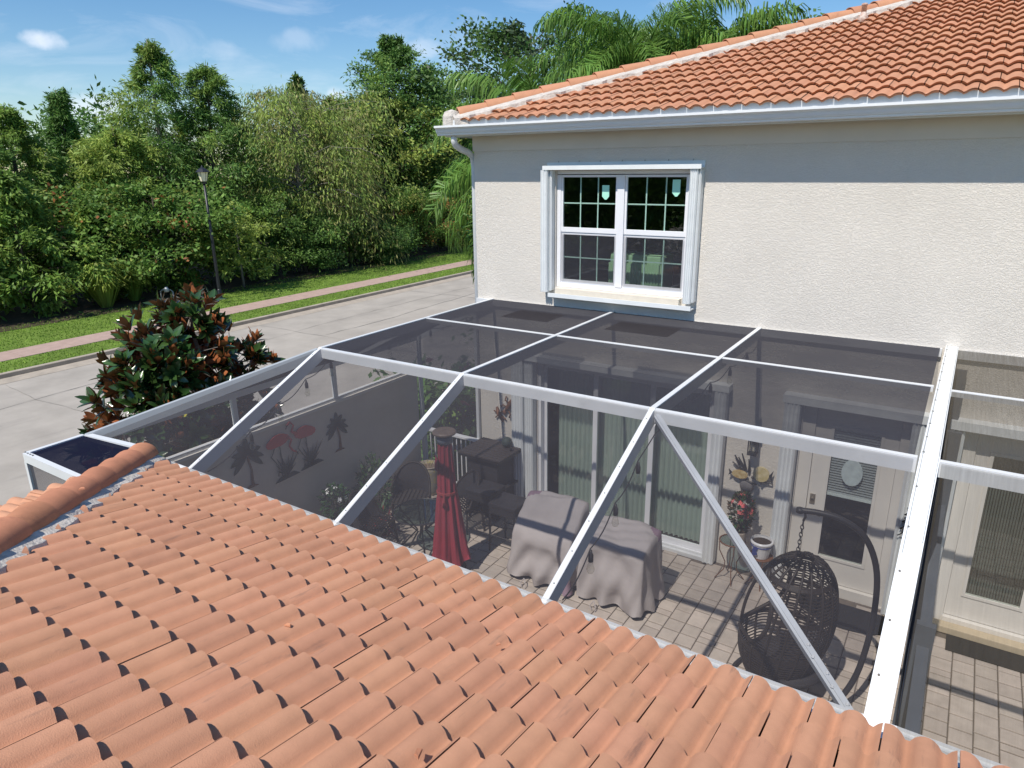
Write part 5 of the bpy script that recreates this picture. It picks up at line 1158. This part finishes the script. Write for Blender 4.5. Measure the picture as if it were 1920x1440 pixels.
# begonia on a wire stand, blue and white pot on another
def wstand(x, y, r, h, lab, glass=False):
    th = thing('plant_stand', (x, y, 0), lab, 'plant stand', 'wire plant stands by the house wall'); mb = MB(); mb.tube([(x+r*C_(a*PI/10), y+r*S_(a*PI/10), h) for a in range(21)], .010, 6, cap=False); obj('ring', mb, RUSTM, th)
    mb = MB(); mb.lathe([(r*.97, h-.006), (r*.97, h+.004)], (x, y, 0), 20); obj('top', mb, TABLEG if glass else RUSTM, th)
    for k in range(4): a = k*PI/2+.4; c, s = C_(a), S_(a); obj('leg', MB().tube([(x+r*c, y+r*s, h), (x+r*.95*c, y+r*.95*s, h*.75), (x+r*.45*c, y+r*.45*s, h*.45), (x+r*.5*c, y+r*.5*s, h*.25), (x+r*1.15*c, y+r*1.15*s, 0)], .007, 5), RUSTM, th)
    return th
wstand(-1.97, 8.12, .16, .56, 'round glass topped wire stand holding the pink begonia', True)
pot('flower_pot', -1.90, 8.14, .11, .16, TERRA, 'small tan pot of the pink begonia on the glass topped stand', z0=.565); leafy('begonia', -1.90, 8.14, .70, .15, .52, 420, .06, [GLF, mat('bronze_leaf', (.09, .06, .03), .4, .2, 9, isl=.3)], 'pink flowering begonia on the wire stand against the house wall', PNKP, 18, .036, wr=.75)
wstand(-1.62, 8.18, .14, .42, 'low wire stand under the blue and white pot')
th = pot('flower_pot', -1.62, 8.16, .135, .22, POTW, 'white ceramic pot painted with a blue flower on the low wire stand', POTW, z0=.43)
mb = MB()
for k in range(7): a = -2.1+.09*S_(k*2.1)+k*.04; z = .47+.11*((k*37) % 10)/10; r_ = .127; cx_, cy_ = -1.62+r_*C_(a), 8.16+r_*S_(a); n_ = Vector((C_(a), S_(a), 0)); t_ = Vector((-S_(a), C_(a), 0)); mb.add([Vector((cx_, cy_, z+.03))+n_*.006+t_*(.028*C_(q*PI/3))+Vector((0, 0, .028*S_(q*PI/3))) for q in range(6)], [(0, 1, 2, 3, 4, 5)])
obj('painted_flower', mb, POTB, th); mb = MB(); mb.tube([(-1.62+.130*C_(a*PI/12), 8.16+.130*S_(a*PI/12), .60) for a in range(25)], .006, 5, cap=False); obj('blue_band', mb, POTB, th)
# mats
mb = MB(); pts = [(-.95+.62*C_(a*PI/20+PI)*1.0, 8.28+.50*S_(a*PI/20+PI), .004) for a in range(21)]; mb.poly([Vector((p[0]+.40, p[1], .004)) for p in pts], .012, (0, 0, 1)); tag(obj('doormat', mb, RUBBER), 'half round charcoal doormat in front of the door with the blinds', 'doormat')
mb = MB(); mb.box(.46, 1.35, 7.99, 8.30, .004, .016); tag(obj('doormat', mb, RUBBER), 'rectangular black doormat in front of the right hand door', 'doormat')

# ---- wall art
YW = W-.004
def palmart(y, z, h, lab):
    th = thing('wall_art_palm', (XS+.02, y, z), lab, 'wall art', 'metal wall art on the garden wall'); x = XS+.012
    obj('trunk', MB().tube([(x, y+.03, z-h*.62), (x, y+.04, z-h*.3), (x, y, z)], [.022, .014, .012], 6), RUSTM, th)
    for k in range(9):
        a = -.5+k*(PI+1.0)/8; L = h*.36; d = Vector((0, C_(a), S_(a))); n_ = Vector((0, -S_(a), C_(a))); c = Vector((x, y, z)); pts = []
        prof_ = [(0, .0), (.25, .05), (.6, .06), (.85, .035), (1, 0)]
        up_ = [c+d*L*t+n_*w_*h+Vector((0, 0, -.22*L*t*t*abs(C_(a))*1.6)) for t, w_ in prof_]; dn = [c+d*L*t-n_*w_*h+Vector((0, 0, -.22*L*t*t*abs(C_(a))*1.6)) for t, w_ in prof_[1:-1]][::-1]
        obj('frond', MB().poly(up_+dn, .006, (1, 0, 0)), ARTM, th)
    obj('base', MB().poly([(x, y-.08, z-h*.64), (x, y+.12, z-h*.64), (x, y+.05, z-h*.58), (x, y-.03, z-h*.59)], .006, (1, 0, 0)), RUSTM, th)
palmart(6.47, 1.62, .60, 'metal palm tree on the garden wall right of the flamingos'); palmart(4.95, 1.72, .70, 'metal palm tree on the garden wall left of the flamingos')
fm = thing('wall_art_flamingos', (XS+.02, 5.7, 1.4), 'pair of red metal flamingos among reeds mounted on the garden wall', 'wall art', 'metal wall art on the garden wall'); x = XS+.012
def flamingo(y, z, fl, drop):
    n = 14; bodyp = []
    for i in range(n):
        a = 2*PI*i/n; ry, rz_ = .17, .085; py = C_(a)*ry; pz = S_(a)*rz_
        if C_(a)*fl < -.5: pz -= .03*(abs(C_(a))); py *= 1.15
        bodyp.append((x+.01, y+py, z+pz))
    obj('body', MB().poly(bodyp if fl > 0 else bodyp, .012, (1, 0, 0)), PINKF, fm)
    nk = [(x+.015, y+fl*.14, z+.02), (x+.015, y+fl*.21, z-.06 if drop else z+.07), (x+.015, y+fl*.17, z-.14 if drop else z+.15), (x+.015, y+fl*.22, z-.22 if drop else z+.21), (x+.015, y+fl*.27, z-.25 if drop else z+.18)]
    obj('neck', MB().tube(nk, [.028, .016, .013, .016, .014], 6), PINKF, fm, smooth=True)
    obj('beak', MB().tube([nk[-1], (x+.015, y+fl*.30, nk[-1][2]-.05)], [.013, .004], 5), BLACKM, fm)
    obj('leg', MB().tube([(x+.01, y+.02, z-.08), (x+.01, y+.03, z-.30), (x+.01, y+.01, z-.52)], .007, 5), ARTM, fm); obj('leg', MB().tube([(x+.01, y-.06*1, z-.08), (x+.01, y-.13, z-.20), (x+.01, y-.03, z-.36), (x+.01, y-.05, z-.5)], .007, 5), ARTM, fm)
flamingo(5.43, 1.76, 1, True); flamingo(5.87, 1.74, -1, False)
for (yc, zc) in ((5.52, 1.20), (5.95, 1.22)):
    for k in range(9):
        a = PI*.5+(k-4)*.24; L = .26+.05*((k*3) % 4); b_ = Vector((x+.004+.002*(k % 3), yc+(k-4)*.012, zc)); d = Vector((0, C_(a), S_(a))); n_ = Vector((0, -S_(a), C_(a))); obj('reed', MB().poly([b_-n_*.012, b_+d*L*.5-n_*.014, b_+d*L, b_+d*L*.5+n_*.014, b_+n_*.012], .005, (1, 0, 0)), ARTM, fm)
    obj('base', MB().poly([(x, yc-.2, zc-.03), (x, yc+.22, zc-.02), (x, yc+.12, zc+.04), (x, yc-.1, zc+.035)], .006, (1, 0, 0)), ARTM, fm)
lz = thing('lizard_sculpture', (-5.6, W, 1.6), 'brown metal lizards climbing the strip of house wall left of the sliding door', 'wall sculpture'); y = W-.03
obj('body', MB().tube([(-5.50, y, 1.98), (-5.46, y, 1.90), (-5.49, y, 1.80), (-5.55, y-.01, 1.70), (-5.60, y-.01, 1.62), (-5.63, y, 1.57)], [.006, .012, .02, .038, .034, .02], 8), RUSTM, lz, smooth=True)
obj('head', MB().lathe([(.008, -.04), (.03, 0), (.012, .05)], (-5.66, y, 1.53), 8, sx=1.2), RUSTM, lz, smooth=True)
for a, b, c in (((-5.56, 1.69), (-5.64, 1.74), (-5.62, 1.80)), ((-5.55, 1.70), (-5.47, 1.66), (-5.44, 1.60)), ((-5.60, 1.62), (-5.68, 1.66), (-5.72, 1.62)), ((-5.60, 1.60), (-5.55, 1.53), (-5.57, 1.46))): obj('leg', MB().tube([(a[0], y, a[1]), (b[0], y-.01, b[1]), (c[0], y, c[1])], [.012, .010, .016], 6), RUSTM, lz, smooth=True)
mb = MB(); mb.tube([(-5.80, y, 1.60), (-5.78, y-.01, 1.50), (-5.72, y-.01, 1.44), (-5.69, y, 1.36)], [.02, .03, .025, .006], 7); obj('second_body', mb, RUSTM, lz, smooth=True)
for b in ((-5.86, 1.53), (-5.70, 1.55), (-5.83, 1.42), (-5.64, 1.42)): obj('leg', MB().tube([(-5.76, y, 1.49), (b[0], y, b[1])], [.012, .012], 5), RUSTM, lz)
fs = thing('fish_sculpture', (-1.9, W, 1.45), 'pair of yellow metal fish with dark coral on the strip of wall below the lantern', 'wall sculpture'); y = W-.05
def fish(cx_, cz, L, h, m_, sgn):
    pts = []
    for i in range(16): a = 2*PI*i/16; pts.append((cx_+C_(a)*L*.5, y, cz+S_(a)*h*.5))
    f_ = obj('fish_body', MB().poly(pts, .025, (0, -1, 0)), m_, fs, bev=0); obj('tail', MB().poly([(cx_+sgn*L*.48, y-.004, cz), (cx_+sgn*L*.72, y-.004, cz+h*.4), (cx_+sgn*L*.66, y-.004, cz), (cx_+sgn*L*.72, y-.004, cz-h*.4)], .015, (0, -1, 0)), BLACKM, fs)
    obj('fin', MB().poly([(cx_-L*.1, y-.01, cz-h*.45), (cx_+L*.2, y-.01, cz-h*.42), (cx_+L*.05, y-.01, cz-h*.72)], .012, (0, -1, 0)), BLACKM, fs)
fish(-1.76, 1.44, .20, .20, YELF, 1); fish(-2.02, 1.38, .20, .11, mat('orange_fish', (.60, .36, .10), .5, .3, 25, col2=(.66, .56, .30)), -1)
for k, (px, pz, qx, qz) in enumerate(((-1.98, 1.42, -2.13, 1.52), (-1.97, 1.44, -2.06, 1.60), (-1.96, 1.45, -2.02, 1.66), (-1.92, 1.42, -1.93, 1.60), (-2.04, 1.50, -2.11, 1.62), (-1.88, 1.36, -1.62, 1.33), (-1.95, 1.30, -1.80, 1.28))): obj('coral', MB().tube([(px, y+.02, pz), ((px+qx)/2+.01, y, (pz+qz)/2), (qx, y+.01, qz)], [.018, .014, .008], 6), BLACKM, fs)
mb = MB(); mb.lathe([(.02, -.09), (.075, -.05), (.09, 0), (.08, .05), (.03, .08)], (-1.93, y+.02, 1.22), 12, sy=.4); obj('shell', mb, mat('grey_shell', (.16, .15, .15), .6, .3, 20), fs, smooth=True)
ln = thing('wall_lantern', (-1.88, W, 1.85), 'black wall lantern above the yellow fish', 'wall lamp'); lx, ly = -1.88, W-.10
mb = MB(); mb.box(lx-.07, lx+.07, ly-.07, ly+.07, 2.02, 2.04); mb.box(lx-.055, lx+.055, ly-.055, ly+.055, 2.041, 2.06); obj('cap', mb, BLACKM, ln)
mb = MB(); [mb.box(lx+sx*.05-.006, lx+sx*.05+.006, ly+sy*.05-.006, ly+sy*.05+.006, 1.72, 2.019) for sx in (-1, 1) for sy in (-1, 1)]; mb.box(lx-.056, lx+.056, ly-.056, ly+.056, 1.70, 1.719); obj('cage', mb, BLACKM, ln)
obj('pane', MB().box(lx-.043, lx+.043, ly-.043, ly+.043, 1.72, 2.01), CLEAR, ln); obj('bracket', MB().box(lx-.03, lx+.03, ly+.071, W-.002, 1.80, 2.0), BLACKM, ln)
wr = MB(); n = 40; wr.lathe([(.015, 0), (.10, .0)], (0, 0, 0), 4); wr = MB()
pts = [(-.755+.115*C_(2*PI*i/24), y1-.014, 1.66+.165*S_(2*PI*i/24)) for i in range(24)]; wr.poly(pts, .018, (0, -1, 0)); tag(obj('door_plaque', wr, mat('frosted_plaque', (.44, .52, .53), .6, .15, 14), smooth=False), 'oval frosted plaque hanging on the glass of the door with blinds', 'plaque')
hk = thing('wall_hooks', (-.14, W-.16, 1.2), 'black curly iron hooks beside the door under the wide white beam', 'hooks')
for k in range(4): z = 1.40-.09*k; x_ = -.13-.012*k; obj('hook', MB().tube([(x_, W-.16, z+.06), (x_+.025, W-.19, z+.075), (x_+.03, W-.20, z+.04), (x_, W-.19, z), (x_-.02, W-.18, z-.02)], .007, 5), BLACKM, hk)

# ---- hanging egg chair
ec = thing('egg_chair', (-.93, 6.40, 0), 'dark wicker hanging egg chair on a curved steel stand', 'hanging chair'); ce = Vector((-.93, 6.36, .86)); RX, RY, RZ = .42, .44, .74
opn = Vector((-.86, .34, .12)).normalized()                # the way the chair faces
def ep(a, t):                                             # a azimuth, t -1..1 height
    r = math.sqrt(max(0, 1-t*t))**.85; return Vector((ce.x+.10*t-.02+RX*r*C_(a), ce.y+RY*r*S_(a), ce.z+RZ*t))
CUTP = [(.62, -1.9), (.70, -1.30), (.76, -1.17), (.86, -1.10), (1.0, -1.045), (1.15, -1.03), (1.28, -1.06), (1.40, -1.14), (1.46, -1.24), (1.50, -1.9)]
def xcut(z):
    if z <= CUTP[0][0] or z >= CUTP[-1][0]: return -1.9
    for (z0, a0), (z1, a1) in zip(CUTP, CUTP[1:]):
        if z0 <= z <= z1: return a0+(a1-a0)*(z-z0)/(z1-z0)
def open_(p): return p.x < xcut(p.z)
mb = MB(); mr_ = MB()
for k in range(46):
    t = -.985+1.97*k/45
    seg = []; 
    for i in range(61):
        a = 2*PI*i/60; p = ep(a, t)+Vector((0, 0, .006*S_(9*a)))
        if open_(p):
            if len(seg) > 1: mb.tube(seg, .0070, 4, cap=False)
            seg = []
        else: seg.append(p)
    if len(seg) > 1: mb.tube(seg, .0070, 4, cap=False)
obj('weave', mb, WICK, ec)
for i in range(18):
    a = 2*PI*i/18; seg = []
    for k in range(31):
        t = -.99+1.98*k/30; p = ep(a, t)
        if open_(p):
            if len(seg) > 1: mr_.tube(seg, .013, 5)
            seg = []
        else: seg.append(p)
    if len(seg) > 1: mr_.tube(seg, .013, 5)
obj('rib', mr_, WICK, ec, smooth=True)
mb = MB()
for t0, t1 in ((-.30, -.22), (.28, .34), (.72, .78), (-.72, -.66)):
    n = 48
    for i in range(n):
        a, b = 2*PI*i/n, 2*PI*(i+1)/n; q = [ep(a, t0), ep(b, t0), ep(b, t1), ep(a, t1)]
        if any(open_(p) for p in q): continue
        c0 = ce; mb.add([p+(p-c0)*.012 for p in q], [(0, 1, 2, 3)])
obj('woven_band', mb, WICK, ec)
# thick rim round the opening
rim = []
for sg in (-1, 1):                                        # edge of the armhole on the near, then the far side
    pts = []
    for k in range(15):
        z = .69+.79*k/14 if sg < 0 else 1.48-.79*k/14
        t = (z-ce.z)/RZ; r = math.sqrt(max(0, 1-t*t))**.85; cx0 = ce.x+.10*t-.02; x = max(xcut(z), cx0-RX*r*.999); c = max(-1, min(1, (x-cx0)/(RX*r))); pts.append(Vector((x, ce.y+sg*RY*r*math.sqrt(max(0, 1-c*c)), z)))
    rim += pts
rim.append(rim[0])
mb = MB(); mb.tube(rim, .020, 8, cap=False); mb.tube([ep(PI, -.35+1.25*k/20) for k in range(21)], .016, 8); obj('rim', mb, WICK, ec, smooth=True)
mb = MB(); mb.lathe([(.34, -.02), (.38, .06), (.30, .10), (.02, .08)], (ce.x, ce.y, ce.z-.52), 20); obj('seat_pad', mb, BARM, ec, smooth=True)
top = Vector((ce.x, ce.y, ce.z+RZ)); hook = Vector((-.92, 6.40, 2.0))
mb = MB(); n = 9
for k in range(n):
    c = top.lerp(hook+Vector((0, 0, -.06)), (k+.5)/n); L = (hook-top).length/n*.62
    pts = []
    for i in range(11): a = 2*PI*i/10; off = Vector((C_(a)*.014, 0, S_(a)*L)) if k % 2 else Vector((0, C_(a)*.014, S_(a)*L)); pts.append(c+off)
    mb.tube(pts, .0045, 5, cap=False)
obj('chain', mb, BLACKM, ec)
pole = [(-1.10, 6.05, .05), (-.75, 6.15, .04), (-.45, 6.30, .12), (-.30, 6.42, .38), (-.235, 6.48, .80), (-.225, 6.50, 1.25), (-.27, 6.50, 1.62), (-.40, 6.48, 1.90), (-.60, 6.45, 2.03), (-.80, 6.42, 2.06), (-.96, 6.40, 2.05)]
def smoothpath(P, m_=5):
    P = [Vector(p) for p in P]; out = []
    for i in range(len(P)-1):
        p0, p1, p2, p3 = P[max(i-1, 0)], P[i], P[i+1], P[min(i+2, len(P)-1)]
        for k in range(m_): t = k/m_; out.append(.5*((2*p1)+(p2-p0)*t+(2*p0-5*p1+4*p2-p3)*t*t+(3*p1-p0-3*p2+p3)*t**3))
    return out+[P[-1]]
mb = MB(); mb.tube(smoothpath(pole), .028, 10); mb.lathe([(.036, -.02), (.036, .02)], (-.96, 6.40, 2.05), 12); obj('stand_pole', mb, BLACKM, ec, smooth=True)
mb = MB(); mb.tube([(ce.x+.02+.52*C_(2*PI*i/40), 6.42+.50*S_(2*PI*i/40), .035) for i in range(41)], .024, 8, cap=False); mb.tube([(-1.3, 6.1, .035), (-.55, 6.8, .035)], .022, 8); obj('stand_base', mb, BLACKM, ec, smooth=True)
obj('hook', MB().tube([hook+Vector((0, 0, .06)), hook+Vector((.015, 0, 0)), hook+Vector((0, 0, -.05))], .012, 6), BLACKM, ec)

# ---- string lights under two of the rafters
def lights(X, lab, ys):
    th = thing('string_lights', (X, YK, ZF-.2), lab, 'string lights', 'string lights under the rafters'); x = X+.045
    def zr(y): return (ZF if y > YK else ZF+(ZB-ZF)*(YK-y)/(YK-YB))-.15
    pts = []
    for a, b in zip(ys, ys[1:]):
        for k in range(6): t = k/6; y = a+(b-a)*t; pts.append((x, y, zr(y)-.05*S_(PI*t)))
    pts.append((x, ys[-1], zr(ys[-1]))); obj('cord', MB().tube(pts, .005, 5), BLACKM, th)
    for y in ys[1:-1]:
        z = zr(y); c = (x+.005, y, z)
        sk = obj('socket', MB().lathe([(.008, -.01), (.012, -.035), (.019, -.05), (.019, -.10)], c, 10), BLACKM, th, smooth=True)
        obj('bulb', MB().lathe([(.014, -.10), (.022, -.13), (.030, -.165), (.022, -.19), (.003, -.20)], c, 12), CLEAR, sk, smooth=True)
lights(-5.85, 'string of clear bulbs hanging under the leftmost rafter', [W-.2, 7.7, 6.9, 6.1, 5.15, 4.78, 4.40, 4.02, 3.5])
lights(-1.96, 'string of clear bulbs hanging under the rafter right of the taupe covers', [W-.2, 7.75, 7.1, 6.45, 5.7, 4.70, 4.30, 3.90, 3.5])
# slipped squares of newer mesh lying on the flat screen roof
for (x0, x1, lab) in ((-5.05, -4.35, 'darker rectangle of mesh lying on the screen roof, left of the middle rafter'), (-3.55, -2.75, 'darker rectangle of mesh lying on the screen roof under the upper window')):
    tag(obj('mesh_patch', MB().box(x0, x1, 7.45, 7.95, ZF-.012, ZF-.010), screen_mat('patch_mesh', .5, (.085, .08, .09))), lab, 'mesh patch', 'rectangles of mesh on the screen roof')

mass('reflected_foliage', 9000, (-16, -9), (-16, -7), lambda x, y: 6.5, .3, .2, [OAK, BUSH], 'unseen dark foliage mass added for window reflections, street side of the near building', 260)  # unseen foliage behind the camera, added so the upper window reflects dark
mass('reflected_foliage', 9000, (-24, -14), (-30, -16), lambda x, y: 7.5, .4, .25, [OAK, BUSH], 'unseen dark foliage mass added for window reflections, farther down the street', 300)  # second unseen mass, added behind the first for the same reflection
